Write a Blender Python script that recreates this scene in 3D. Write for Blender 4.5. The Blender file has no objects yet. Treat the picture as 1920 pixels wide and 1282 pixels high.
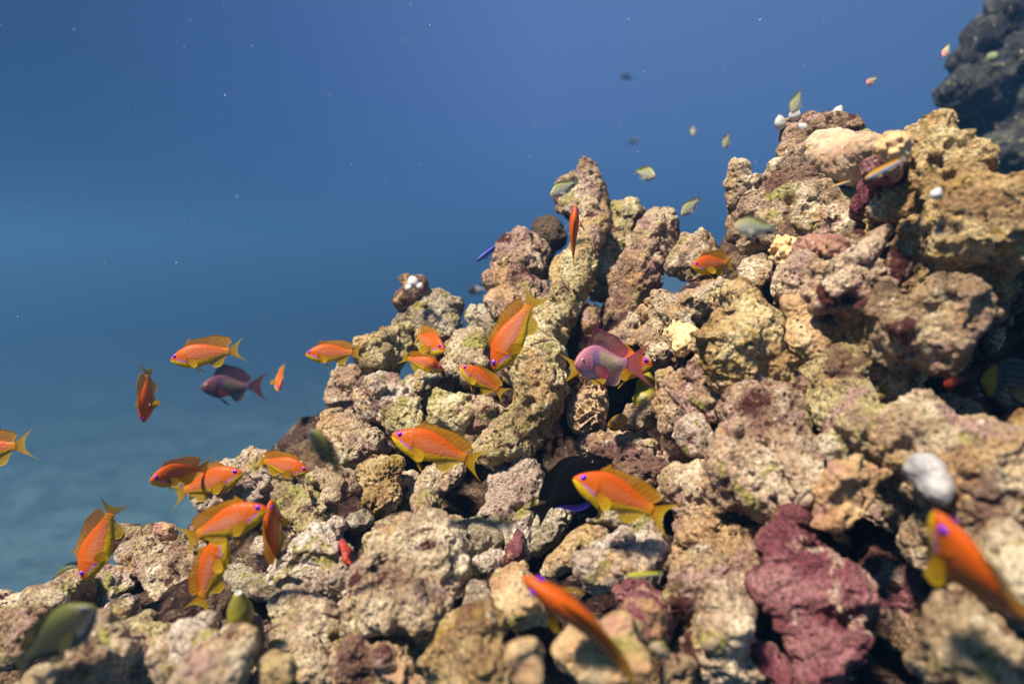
import bpy, math, random
import numpy as np
from mathutils import Vector

random.seed(7)
RNG = np.random.default_rng(7)
S = bpy.context.scene
COL = S.collection
rad = lambda a: a*(math.pi/180.0)

# ------------------------------------------------------------------ camera
PITCH = rad(-7.0)
CAM = np.array((0.0, 0.0, 0.0))
FX = 1280.0                                   # 24 mm on 36 mm, photo is 1920 wide
cd = bpy.data.cameras.new('camera'); cam = bpy.data.objects.new('camera', cd); COL.objects.link(cam)
cd.sensor_width = 36.0; cd.lens = 24.0; cd.clip_start = 0.01; cd.clip_end = 400
cam.location = CAM; cam.rotation_euler = (math.pi/2 + PITCH, 0, 0)
cd.dof.use_dof = True; cd.dof.focus_distance = 0.60; cd.dof.aperture_fstop = 3.9
S.camera = cam
CR = np.array((1.0, 0, 0)); CF = np.array((0, math.cos(PITCH), math.sin(PITCH))); CU = np.array((0, -math.sin(PITCH), math.cos(PITCH)))

def P(px, py, d):
    return CAM + d*((px-960)/FX*CR + (641-py)/FX*CU + CF)

# ------------------------------------------------------------------ world, sun, exposure
W = bpy.data.worlds.new('World'); S.world = W; W.use_nodes = True
nt = W.node_tree; nt.nodes.clear()
def wn(t): return nt.nodes.new(t)
out = wn('ShaderNodeOutputWorld'); bg = wn('ShaderNodeBackground'); tc = wn('ShaderNodeTexCoord')
sep = wn('ShaderNodeSeparateXYZ'); nt.links.new(tc.outputs['Generated'], sep.inputs[0])
mx = wn('ShaderNodeMapRange'); mx.inputs[1].default_value = -1; mx.inputs[2].default_value = 1
nt.links.new(sep.outputs[0], mx.inputs[0])
r1 = wn('ShaderNodeValToRGB'); nt.links.new(mx.outputs[0], r1.inputs[0])
def ramp(n, stops):
    e = n.color_ramp.elements
    while len(e) > 1: e.remove(e[0])
    e[0].position = stops[0][0]; e[0].color = (*stops[0][1], 1)
    for p, c in stops[1:]:
        k = e.new(p); k.color = (*c, 1)
ramp(r1, [(0.16, (0.006, 0.026, 0.088)), (0.23, (0.014, 0.042, 0.130)), (0.36, (0.042, 0.090, 0.250)), (0.52, (0.092, 0.162, 0.375)), (0.66, (0.088, 0.162, 0.355)), (0.82, (0.072, 0.145, 0.290))])
mz = wn('ShaderNodeMapRange'); mz.inputs[1].default_value = -1; mz.inputs[2].default_value = 1
nt.links.new(sep.outputs[2], mz.inputs[0])
r2 = wn('ShaderNodeValToRGB'); nt.links.new(mz.outputs[0], r2.inputs[0])
ramp(r2, [(0.0, (0.15, 0.18, 0.14)), (0.40, (0.5, 0.6, 0.5)), (0.5, (0.62, 0.80, 0.76)), (0.58, (0.82, 0.90, 0.93)), (0.72, (1.05, 1.02, 1.0)), (1.0, (1.3, 1.25, 1.15))])
mul = wn('ShaderNodeMix'); mul.data_type = 'RGBA'; mul.blend_type = 'MULTIPLY'; mul.inputs[0].default_value = 1
nt.links.new(r1.outputs[0], mul.inputs[6]); nt.links.new(r2.outputs[0], mul.inputs[7])
nt.links.new(mul.outputs[2], bg.inputs[0]); bg.inputs[1].default_value = 0.56
nt.links.new(bg.outputs[0], out.inputs[0])

sl = bpy.data.lights.new('sun', 'SUN'); sun = bpy.data.objects.new('sun', sl); COL.objects.link(sun)
sl.energy = 5.0; sl.angle = rad(6); sl.color = (1.0, 0.90, 0.74)
SUN = Vector((-0.40, -0.36, 0.85)).normalized()           # towards the sun
sun.rotation_euler = SUN.to_track_quat('Z', 'Y').to_euler()
S.view_settings.view_transform = 'Standard'; S.view_settings.look = 'None'
S.view_settings.exposure = 1.12; S.view_settings.gamma = 1.0
S.render.engine = 'CYCLES'
S.cycles.use_denoising = True
S.cycles.max_bounces = 6; S.cycles.diffuse_bounces = 1; S.cycles.volume_bounces = 0; S.cycles.transparent_max_bounces = 8
S.cycles.caustics_reflective = False; S.cycles.caustics_refractive = False
S.cycles.sample_clamp_indirect = 4.0

# ------------------------------------------------------------------ numpy noise
def _hash(i, j, k, s):
    with np.errstate(over='ignore'):
        h = (i.astype(np.uint32)*np.uint32(374761393) + j.astype(np.uint32)*np.uint32(668265263)
             + k.astype(np.uint32)*np.uint32(2147483647) + np.uint32((s*974711+12345) & 0xffffffff))
        h ^= h >> np.uint32(13); h *= np.uint32(1274126177); h ^= h >> np.uint32(16)
        h *= np.uint32(2246822519); h ^= h >> np.uint32(13)
    return h.astype(np.float32)*np.float32(1/4294967295.0)

def vnoise(p, f, s=0):
    """value noise, -1..1"""
    q = (p*f + 1000.37).astype(np.float64); b = np.floor(q); t = (q-b).astype(np.float32); b = b.astype(np.int64)
    t = t*t*t*(t*(t*6-15)+10)
    i, j, k = b[:, 0], b[:, 1], b[:, 2]
    r = np.zeros(len(p), np.float32)
    for a in (0, 1):
        wa = t[:, 0] if a else 1-t[:, 0]
        for c in (0, 1):
            wb = wa*(t[:, 1] if c else 1-t[:, 1])
            for e in (0, 1):
                r += wb*(t[:, 2] if e else 1-t[:, 2])*_hash(i+a, j+c, k+e, s)
    return r*2-1

def fbm(p, f, s=0, o=3, g=0.5):
    r = 0; a = 1; n = 0
    for k in range(o):
        r = r + a*vnoise(p, f*(2.03**k), s+k*17); n += a; a *= g
    return r/n*1.4

def worley(p, f, s=0):
    q = p*f + 500.13; b = np.floor(q).astype(np.int64)
    F1 = np.full(len(p), 9, np.float32); F2 = F1.copy(); ID = np.zeros(len(p), np.float32)
    for a in (-1, 0, 1):
        for c in (-1, 0, 1):
            for e in (-1, 0, 1):
                i, j, k = b[:, 0]+a, b[:, 1]+c, b[:, 2]+e
                x = i+_hash(i, j, k, s+1)-q[:, 0]; y = j+_hash(i, j, k, s+2)-q[:, 1]; z = k+_hash(i, j, k, s+3)-q[:, 2]
                d = np.sqrt(x*x+y*y+z*z).astype(np.float32)
                m = d < F1
                F2 = np.where(m, F1, np.minimum(F2, d)); ID = np.where(m, _hash(i, j, k, s+4), ID); F1 = np.where(m, d, F1)
    return F1, F2, ID

def sstep(a, b, x):
    t = np.clip((x-a)/(b-a), 0, 1); return t*t*(3-2*t)

# ------------------------------------------------------------------ meshing: smooth union of balls -> surface nets
def surface_nets(f, org, vox):
    nx, ny, nz = f.shape
    s = f < 0
    cnt = np.zeros((nx-1, ny-1, nz-1), np.uint8)
    for a in (0, 1):
        for b in (0, 1):
            for c in (0, 1):
                cnt += s[a:nx-1+a, b:ny-1+b, c:nz-1+c]
    act = (cnt > 0) & (cnt < 8)
    I = np.argwhere(act)
    idx = np.full(act.shape, -1, np.int32); idx[act] = np.arange(len(I))
    cor = [(a, b, c) for a in (0, 1) for b in (0, 1) for c in (0, 1)]
    V = np.stack([f[I[:, 0]+a, I[:, 1]+b, I[:, 2]+c] for a, b, c in cor], 1)
    acc = np.zeros((len(I), 3), np.float32); n = np.zeros(len(I), np.float32)
    for u in range(8):
        for v in range(u+1, 8):
            cu, cv = np.array(cor[u]), np.array(cor[v])
            if abs(cu-cv).sum() != 1: continue
            x = (V[:, u] < 0) != (V[:, v] < 0)
            t = np.where(x, V[:, u]/np.where(x, V[:, u]-V[:, v], 1), 0)
            acc += x[:, None]*(cu[None]+t[:, None]*(cv-cu)[None]); n += x
    verts = org + vox*(I + acc/np.maximum(n, 1)[:, None])
    quads = []
    for ax in range(3):
        sl0 = [slice(1, -1)]*3; sl1 = [slice(1, -1)]*3
        sl0[ax] = slice(0, -1); sl1[ax] = slice(1, None)
        A, B = s[tuple(sl0)], s[tuple(sl1)]
        e = np.argwhere(A != B); sg = A[A != B]
        off = np.ones(3, int); off[ax] = 0
        e = e+off
        u, v = [(1, 2), (2, 0), (0, 1)][ax]
        def cell(du, dv):
            q = e.copy(); q[:, u] -= du; q[:, v] -= dv
            return idx[q[:, 0], q[:, 1], q[:, 2]]
        Q = np.stack([cell(1, 1), cell(0, 1), cell(0, 0), cell(1, 0)], 1)
        Q[~sg] = Q[~sg][:, ::-1]
        quads.append(Q)
    Q = np.concatenate(quads); Q = Q[(Q >= 0).all(1)]
    return verts.astype(np.float32), Q

def upsample(f):
    for ax in range(3):
        f = np.moveaxis(f, ax, 0)
        g = np.empty((2*f.shape[0]-1,)+f.shape[1:], np.float32)
        g[::2] = f; g[1::2] = 0.5*(f[:-1]+f[1:]); f = np.moveaxis(g, 0, ax)
    return f

def blob(C, R, vox, k):
    """C centres (n,3), R radii: smooth union at voxel size vox, blend k"""
    C = np.asarray(C, float); R = np.asarray(R, float); cv = vox*2
    lo = (C-R[:, None]).min(0)-4*cv-k; hi = (C+R[:, None]).max(0)+4*cv+k
    n = np.ceil((hi-lo)/cv).astype(int)+1
    acc = np.full(n, 1e-7, np.float32)
    ax = [lo[i]+cv*np.arange(n[i]) for i in range(3)]
    for c, r in zip(C, R):
        m = r+5*k+cv
        a = [np.searchsorted(ax[i], c[i]-m) for i in range(3)]; b = [np.searchsorted(ax[i], c[i]+m) for i in range(3)]
        X = (ax[0][a[0]:b[0]]-c[0])[:, None, None]; Y = (ax[1][a[1]:b[1]]-c[1])[None, :, None]; Z = (ax[2][a[2]:b[2]]-c[2])[None, None, :]
        d = np.sqrt(X*X+Y*Y+Z*Z)-r
        acc[a[0]:b[0], a[1]:b[1], a[2]:b[2]] += np.exp(np.clip(-d/k, -20, 30)).astype(np.float32)
    f = -k*np.log(acc)
    return surface_nets(upsample(f.astype(np.float32)), lo, vox)

def vnormals(v, q):
    d1 = v[q[:, 2]]-v[q[:, 0]]; d2 = v[q[:, 3]]-v[q[:, 1]]
    fn = np.cross(d1, d2)
    n = np.zeros_like(v)
    for c in range(3):
        w = np.zeros(len(v))
        for e in range(4): w += np.bincount(q[:, e], weights=fn[:, c], minlength=len(v))
        n[:, c] = w
    return n/np.maximum(np.linalg.norm(n, axis=1, keepdims=True), 1e-12)

def mesh_obj(name, v, faces, mat, parent=None, col=None, origin=None, smooth=True):
    v = np.asarray(v, np.float32)
    if origin is not None: v = v-np.asarray(origin, np.float32)
    me = bpy.data.meshes.new(name)
    faces = np.asarray(faces, np.int32); n = faces.shape[1]
    me.vertices.add(len(v)); me.vertices.foreach_set('co', v.ravel())
    me.loops.add(faces.size); me.loops.foreach_set('vertex_index', faces.ravel())
    me.polygons.add(len(faces)); me.polygons.foreach_set('loop_start', np.arange(0, faces.size, n, dtype=np.int32))
    me.update(calc_edges=True)
    me.polygons.foreach_set('use_smooth', np.full(len(faces), smooth))
    if col is not None:
        a = me.color_attributes.new('Col', 'FLOAT_COLOR', 'POINT')
        c4 = np.ones((len(v), 4), np.float32); c4[:, :3] = col; a.data.foreach_set('color', c4.ravel())
    me.materials.append(mat); me.validate()
    o = bpy.data.objects.new(name, me); COL.objects.link(o)
    if parent is not None: o.parent = parent
    if origin is not None: o.location = tuple(float(x) for x in origin)
    return o

def tag(o, label=None, cat=None, group=None, kind=None):
    if label: o['label'] = label
    if cat: o['category'] = cat
    if group: o['group'] = group
    if kind: o['kind'] = kind
    return o

# ------------------------------------------------------------------ materials
class NT:
    def __init__(self, name):
        self.m = bpy.data.materials.new(name); self.m.use_nodes = True
        self.t = self.m.node_tree; self.t.nodes.clear()
        self.out = self.n('ShaderNodeOutputMaterial'); self.b = self.n('ShaderNodeBsdfPrincipled')
        self.l(self.b.outputs[0], self.out.inputs[0])
    def n(self, t): return self.t.nodes.new(t)
    def l(self, a, b): self.t.links.new(a, b)
    def noise(self, vec, scale, detail=4, rough=0.55, dist=0.0):
        x = self.n('ShaderNodeTexNoise'); x.inputs['Scale'].default_value = scale; x.inputs['Detail'].default_value = detail
        x.inputs['Roughness'].default_value = rough; x.inputs['Distortion'].default_value = dist
        self.l(vec, x.inputs['Vector']); return x.outputs['Fac']
    def voro(self, vec, scale, feat='F1'):
        x = self.n('ShaderNodeTexVoronoi'); x.feature = feat; x.inputs['Scale'].default_value = scale
        self.l(vec, x.inputs['Vector']); return x.outputs['Distance']
    def off(self, vec, o):
        x = self.n('ShaderNodeVectorMath'); x.operation = 'ADD'; x.inputs[1].default_value = o; self.l(vec, x.inputs[0]); return x.outputs[0]
    def map(self, v, a, b, c=0.0, d=1.0):
        x = self.n('ShaderNodeMapRange'); x.interpolation_type = 'SMOOTHSTEP'
        for i, k in enumerate((a, b, c, d)): x.inputs[1+i].default_value = k
        self.l(v, x.inputs[0]); return x.outputs[0]
    def ramp(self, v, stops):
        x = self.n('ShaderNodeValToRGB'); ramp(x, stops); self.l(v, x.inputs[0]); return x.outputs[0]
    def mix(self, f, a, b, mode='MIX'):
        x = self.n('ShaderNodeMix'); x.data_type = 'RGBA'; x.blend_type = mode
        for s, k in ((0, f), (6, a), (7, b)):
            if isinstance(k, (int, float)): x.inputs[s].default_value = k
            elif isinstance(k, tuple): x.inputs[s].default_value = (*k, 1)
            else: self.l(k, x.inputs[s])
        return x.outputs[2]
    def math(self, op, a, b):
        x = self.n('ShaderNodeMath'); x.operation = op
        for s, k in ((0, a), (1, b)):
            if isinstance(k, (int, float)): x.inputs[s].default_value = k
            else: self.l(k, x.inputs[s])
        return x.outputs[0]
    def bump(self, h, strength, dist):
        x = self.n('ShaderNodeBump'); x.inputs['Strength'].default_value = strength; x.inputs['Distance'].default_value = dist
        self.l(h, x.inputs['Height']); self.l(x.outputs[0], self.b.inputs['Normal'])

_mi = [0]
def rock_mat(name, c1, c2, c3, pink=(0.42, 0.265, 0.22), pk=0.56, dark=(0.085, 0.025, 0.022), dk=0.60, alga=(0.36, 0.31, 0.10), ak=0.57,
             grit=1.0, dots=True, bump=1.0, big=1.0):
    _mi[0] += 1; o = _mi[0]*0.37
    N = NT(name)
    g = N.n('ShaderNodeNewGeometry').outputs['Position']; p = N.off(g, (o, -o*0.7, o*1.3))
    n1 = N.noise(p, 22, 6, 0.62, 0.4)
    c = N.ramp(n1, [(0.34, c1), (0.5, c2), (0.64, c3)])
    c = N.mix(N.map(N.noise(N.off(p, (3, 1, 2)), 34, 5, 0.65, 0.6), ak, ak+0.06), c, alga)
    c = N.mix(N.map(N.noise(N.off(p, (7, 4, 1)), 27, 5, 0.6, 0.5), pk, pk+0.07), c, pink)
    c = N.mix(N.map(N.noise(N.off(p, (1, 8, 5)), 24, 6, 0.68, 0.8), dk, dk+0.05), c, dark)
    c = N.mix(N.math('MULTIPLY', N.map(N.noise(N.off(p, (9, 2, 6)), 12, 5, 0.65, 0.6), 0.575, 0.64), 0.75*big), c, (0.13, 0.052, 0.042))
    c = N.mix(N.math('MULTIPLY', N.map(N.noise(N.off(p, (2, 9, 4)), 15, 5, 0.65, 0.6), 0.54, 0.62), 0.65*big), c, (0.56, 0.35, 0.16))
    wht = N.map(N.noise(N.off(p, (5, 5, 9)), 60, 5, 0.7), 0.60, 0.70)
    c = N.mix(N.math('MULTIPLY', wht, 0.75), c, (0.78, 0.69, 0.52))
    fine = N.noise(p, 380, 5, 0.75)
    c = N.mix(0.85*grit, c, N.ramp(fine, [(0.36, (0.22, 0.17, 0.14)), (0.46, (0.85, 0.82, 0.78)), (0.53, (1.10, 1.09, 1.06)), (0.62, (1.50, 1.47, 1.40))]), 'MULTIPLY')
    if dots:
        v = N.voro(N.off(p, (0.2, 0.1, 0.3)), 190)
        msk = N.map(N.noise(p, 70, 3), 0.50, 0.60)
        c = N.mix(N.math('MULTIPLY', N.map(v, 0.30, 0.14), msk), c, (0.030, 0.016, 0.012))
    N.l(c, N.b.inputs['Base Color'])
    N.b.inputs['Roughness'].default_value = 0.85; N.b.inputs['Specular IOR Level'].default_value = 0.25
    h = N.math('ADD', N.noise(p, 330, 5, 0.7), N.math('MULTIPLY', N.map(N.voro(p, 190), 0.0, 0.5), 0.5))
    N.bump(h, bump, 0.0055)
    return N.m

M = {}
M['tan'] = rock_mat('coral rock tan', (0.21, 0.12, 0.075), (0.47, 0.345, 0.22), (0.76, 0.64, 0.46))
M['green'] = rock_mat('coral rock green', (0.20, 0.13, 0.065), (0.46, 0.365, 0.18), (0.75, 0.65, 0.40), ak=0.54, pk=0.60, alga=(0.38, 0.33, 0.11))
M['pink'] = rock_mat('coral rock pink', (0.21, 0.115, 0.08), (0.47, 0.32, 0.215), (0.74, 0.60, 0.43), pk=0.54, ak=0.60, dk=0.565)
M['brown'] = rock_mat('coral rock brown', (0.14, 0.085, 0.05), (0.30, 0.20, 0.115), (0.50, 0.38, 0.235), dk=0.53, ak=0.60)
M['grey'] = rock_mat('coral rock grey', (0.16, 0.115, 0.08), (0.39, 0.315, 0.22), (0.62, 0.55, 0.41), pk=0.60)
M['gold'] = rock_mat('coral rock gold', (0.27, 0.15, 0.06), (0.48, 0.325, 0.145), (0.72, 0.57, 0.31), pk=0.64, dk=0.64, big=0.6, ak=0.56, alga=(0.42, 0.27, 0.06))
M['peach'] = rock_mat('coral rock peach', (0.52, 0.29, 0.15), (0.70, 0.46, 0.24), (0.80, 0.61, 0.36), pk=0.58, dk=0.70, big=0.15, grit=0.6, pink=(0.55, 0.29, 0.22))
M['white'] = rock_mat('coral rock white', (0.38, 0.27, 0.21), (0.56, 0.44, 0.35), (0.70, 0.60, 0.50), pk=0.58, dk=0.62)
M['maroon'] = rock_mat('coral rock crimson', (0.105, 0.022, 0.030), (0.22, 0.065, 0.082), (0.38, 0.18, 0.18), pk=0.54, ak=0.66, dk=0.60, pink=(0.50, 0.33, 0.26))
M['base'] = rock_mat('reef bedrock', (0.050, 0.024, 0.018), (0.105, 0.060, 0.042), (0.24, 0.17, 0.105), pk=0.62, dk=0.49, ak=0.64, dark=(0.030, 0.010, 0.010), big=0.3)  # maroon crust, its colour darkened further to act as shade in the gaps
M['dark'] = rock_mat('shaded outcrop', (0.015, 0.015, 0.017), (0.036, 0.036, 0.038), (0.10, 0.10, 0.085), pk=0.75, big=0, ak=0.58, alga=(0.17, 0.20, 0.09), dk=0.7)  # low albedo paints in the shade where light does not reach
M['nub'] = rock_mat('nubbly coral', (0.50, 0.28, 0.13), (0.62, 0.40, 0.19), (0.72, 0.52, 0.28), pk=0.62, dk=0.75, ak=0.7, big=0.3, grit=0.25, dots=False, bump=0.3)
M['nub_pink'] = rock_mat('nubbly pink coral', (0.17, 0.075, 0.06), (0.25, 0.115, 0.09), (0.36, 0.20, 0.15), pk=0.62, dk=0.70, ak=0.75, big=0.3, grit=0.25, dots=False, bump=0.3)
M['ruffle'] = rock_mat('ruffled coral', (0.30, 0.19, 0.11), (0.42, 0.29, 0.17), (0.55, 0.42, 0.27), pk=0.66, dk=0.8, ak=0.75, big=0.3, grit=0.3, dots=False, bump=0.3)
M['cushion'] = rock_mat('cushion coral', (0.34, 0.21, 0.13), (0.46, 0.33, 0.20), (0.56, 0.45, 0.31), pk=0.60, dk=0.72, ak=0.64, big=0.3, grit=0.3, dots=False, bump=0.4, pink=(0.55, 0.30, 0.22))

def simple_mat(name, col, var, scale=120, rough=0.5, sss=0.0, bump=0.3, bscale=300, spec=0.4):
    N = NT(name); g = N.n('ShaderNodeNewGeometry').outputs['Position']
    N.l(N.mix(N.map(N.noise(g, scale, 4, 0.6), 0.38, 0.64), col, var), N.b.inputs['Base Color'])
    N.b.inputs['Roughness'].default_value = rough; N.b.inputs['Specular IOR Level'].default_value = spec
    if sss: N.b.inputs['Subsurface Weight'].default_value = sss; N.b.inputs['Subsurface Scale'].default_value = 0.004
    N.bump(N.noise(g, bscale, 4), bump, 0.0012)
    return N.m
M['squirt'] = simple_mat('sea squirt white', (0.60, 0.58, 0.54), (0.42, 0.41, 0.40), 160, 0.45, 0.2)
M['dull'] = simple_mat('sea squirt grey', (0.34, 0.32, 0.31), (0.22, 0.21, 0.22), 60, 0.6, 0.1)
M['siphon'] = simple_mat('sea squirt siphon', (0.30, 0.32, 0.16), (0.12, 0.12, 0.07), 300, 0.5)
M['olive'] = simple_mat('sponge olive', (0.30, 0.24, 0.015), (0.16, 0.14, 0.02), 70, 0.4, 0.1)
M['rust'] = simple_mat('sponge rust', (0.34, 0.17, 0.02), (0.19, 0.09, 0.015), 70, 0.6, 0.1)
M['red'] = simple_mat('sponge red', (0.36, 0.032, 0.012), (0.22, 0.018, 0.01), 200, 0.6, 0.1)
M['plate'] = rock_mat('plate coral', (0.07, 0.045, 0.035), (0.11, 0.07, 0.05), (0.15, 0.10, 0.06), pk=0.75, dk=0.7, ak=0.75, grit=0.5, big=0)
M['snow'] = simple_mat('plankton speck', (0.7, 0.7, 0.7), (0.5, 0.5, 0.5))

# ------------------------------------------------------------------ depth field of the reef front
DP = np.array([(-300,1250,.52),(0,1150,.54),(200,1000,.64),(100,1260,.40),(400,1260,.37),(420,930,.66),(600,1100,.50),(640,700,.72),(800,570,.78),(760,1110,.43),(800,880,.61),
 (980,480,.76),(1090,330,.80),(1000,750,.59),(1000,950,.55),(950,1240,.35),(1100,720,.64),(1100,850,.60),(1240,420,.73),(1170,560,.72),(1150,810,.58),(1180,980,.50),(1150,1090,.43),
 (1180,1250,.34),(1300,580,.62),(1380,650,.49),(1450,450,.61),(1430,850,.45),(1500,330,.62),(1560,280,.62),(1500,220,.66),(1700,320,.46),(1800,260,.43),(1860,420,.39),(1600,550,.46),(1750,600,.43),
 (1850,690,.56),(1920,640,.58),(1720,830,.40),(1870,900,.35),(1590,920,.41),(1540,1100,.39),(1900,1200,.29),(1700,1270,.33),(1350,1180,.38),(2200,800,.33),(2200,1300,.26),(700,1500,.30),(1400,1500,.28)])
def D(x, y):
    w = 1/(((DP[:, 0]-x)**2+(DP[:, 1]-y)**2)/1e4+0.08)**1.6
    return float((w*DP[:, 2]).sum()/w.sum())

# ------------------------------------------------------------------ reef bedrock and sea floor
RIDGE = np.array([(-400,1260),(0,1225),(150,1170),(200,1090),(350,1090),(420,990),(600,900),(650,790),(720,720),(800,690),(900,700),(960,600),(1060,560),(1150,560),(1250,600),(1330,560),(1400,470),(1500,390),(1650,370),(1750,350),(1900,430),(2300,420)])
def ytop(x): return np.interp(x, RIDGE[:, 0], RIDGE[:, 1])
C, R = [], []
for x in range(-380, 2301, 50):
    for y in range(200, 1500, 50):
        d0 = D(x, y)+0.075*float(np.exp(-((x-1020)/240)**2-((y-760)/260)**2))
        for dz, r, m in ((0.130, 0.036, 0.9), (0.20, 0.13, 0.9), (0.48, 0.26, 1.0)):
            dd = d0+dz+r
            if r > 0.1 and (x//50+y//50) % 2: continue
            if r > 0.2 and (x//50) % 3: continue
            if y > ytop(x)+m*r*FX/dd:
                C.append(P(x+RNG.uniform(-20, 20), y+RNG.uniform(-20, 20), dd)); R.append(r*RNG.uniform(0.8, 1.1))
for i in range(800):                       # rubble on the bedrock
    x, y = RNG.uniform(-350, 2200), RNG.uniform(300, 1450)
    r = RNG.uniform(0.006, 0.020); d = D(x, y)+0.075*float(np.exp(-((x-1020)/240)**2-((y-760)/260)**2))+RNG.uniform(0.080, 0.135)
    if y > ytop(x)+r*FX/d: C.append(P(x, y, d+r)); R.append(r)
v, q = blob(C, R, 0.0030, 0.007)
n = vnormals(v, q)
F1, F2, ID = worley(v, 60, 3)
v = v + np.stack([fbm(v, 24, s_, 2) for s_ in (40, 50, 60)], 1).astype(np.float32)*0.008
n = vnormals(v, q)
v = v + n*(0.005*fbm(v, 45, 1, 4)+0.008*(0.42-np.abs(fbm(v, 38, 74, 5, 0.55)))+0.0025*fbm(v, 160, 5, 2)-0.004*sstep(0.5, 0.2, F1)*(ID > 0.5))[:, None].astype(np.float32)
tag(mesh_obj('reef', v, q, M['base']), 'maroon brown bedrock of the reef, coloured darker for shade in the gaps between the corals', 'reef', kind='structure')

def seabed():
    nx, ny = 260, 260
    xs = np.linspace(-1, 1, nx); ys = np.linspace(0, 1, ny)
    X = np.sign(xs)*np.abs(xs)**1.6*38; Y = -2+ys**1.7*62
    G = np.stack(np.meshgrid(X, Y, indexing='ij'), -1).reshape(-1, 2)
    p = np.concatenate([G, np.zeros((len(G), 1))], 1)
    z = -6.0 + 0.55*np.clip(G[:, 0]+0.12*G[:, 1]-1.5, 0, 30)-0.01*G[:, 1]
    lump = np.maximum(fbm(p, 0.45, 30, 4), 0)
    z = z + 0.5*lump + 0.12*fbm(p, 1.7, 33, 3)
    p[:, 2] = np.minimum(z, 0.7+0.15*np.tanh(z-0.7))
    i = np.arange(nx*ny).reshape(nx, ny)
    f = np.stack([i[:-1, :-1], i[1:, :-1], i[1:, 1:], i[:-1, 1:]], -1).reshape(-1, 4)
    N = NT('sea floor'); g = N.n('ShaderNodeNewGeometry').outputs['Position']
    c = N.mix(N.map(N.noise(g, 0.42, 6, 0.6, 0.3), 0.44, 0.56), (0.22, 0.38, 0.37), (0.15, 0.27, 0.28))  # teal in the sand colour imitates light losing its red at depth
    c = N.mix(N.map(N.noise(g, 2.2, 5, 0.7), 0.50, 0.62), c, (0.13, 0.21, 0.21))
    N.l(c, N.b.inputs['Base Color']); N.b.inputs['Roughness'].default_value = 0.95
    N.bump(N.noise(g, 5, 6, 0.7), 0.6, 0.2)
    tag(mesh_obj('seabed', p, f, N.m), 'pale sandy seabed tinted teal for deep water light, with dark rubble patches fading into blue water', 'seabed', kind='structure')
seabed()

# ------------------------------------------------------------------ rocks and corals
def chain_balls(ch, dz0, lump=0.0, seed=0, finger=False):
    rg = np.random.default_rng(seed); C, R = [], []
    pts = []
    for c in ch:
        x, y, r = c[:3]; dz = dz0+(c[3] if len(c) > 3 else 0)
        d = D(x, y)+dz; rm = r*d/FX; d += rm*0.9; rm = r*d/FX
        pts.append((P(x, y, d), rm*(1.0 if x < 1250 else 1.09)*(rg.uniform(0.84, 1.14) if finger else 1.0)))
    for i, (p, r) in enumerate(pts):
        C.append(p); R.append(r)
        if i+1 < len(pts):
            p2, r2 = pts[i+1]; L = np.linalg.norm(p2-p); k = max(1, int(L/(0.45*min(r, r2))))
            if L < 3.2*(r+r2):
                for t in np.linspace(0, 1, k+2)[1:-1]:
                    C.append(p*(1-t)+p2*t); R.append(r*(1-t)+r2*t)
    if lump:
        m = len(C)
        R = [r*(0.97 if finger else 0.90) for r in R]
        for j in range(int(1+m*0.35) if finger else int(3+m*1.0)):            # stubby fingers, most of them up and towards the light
            i = rg.integers(m); u = rg.normal(size=3)*0.75+np.array((-0.1, -0.55, 0.5)); u /= np.linalg.norm(u)
            rr = R[i]*rg.uniform(0.26, 0.50); ln = rg.uniform(0.95, 1.42); side = rg.normal(size=3)*0.22*R[i]
            for t in (0.55, 0.78, 1.0):
                C.append(C[i]+u*R[i]*ln*t+side*t*t); R.append(rr*(1.12-0.32*t))
    return C, R

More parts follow.
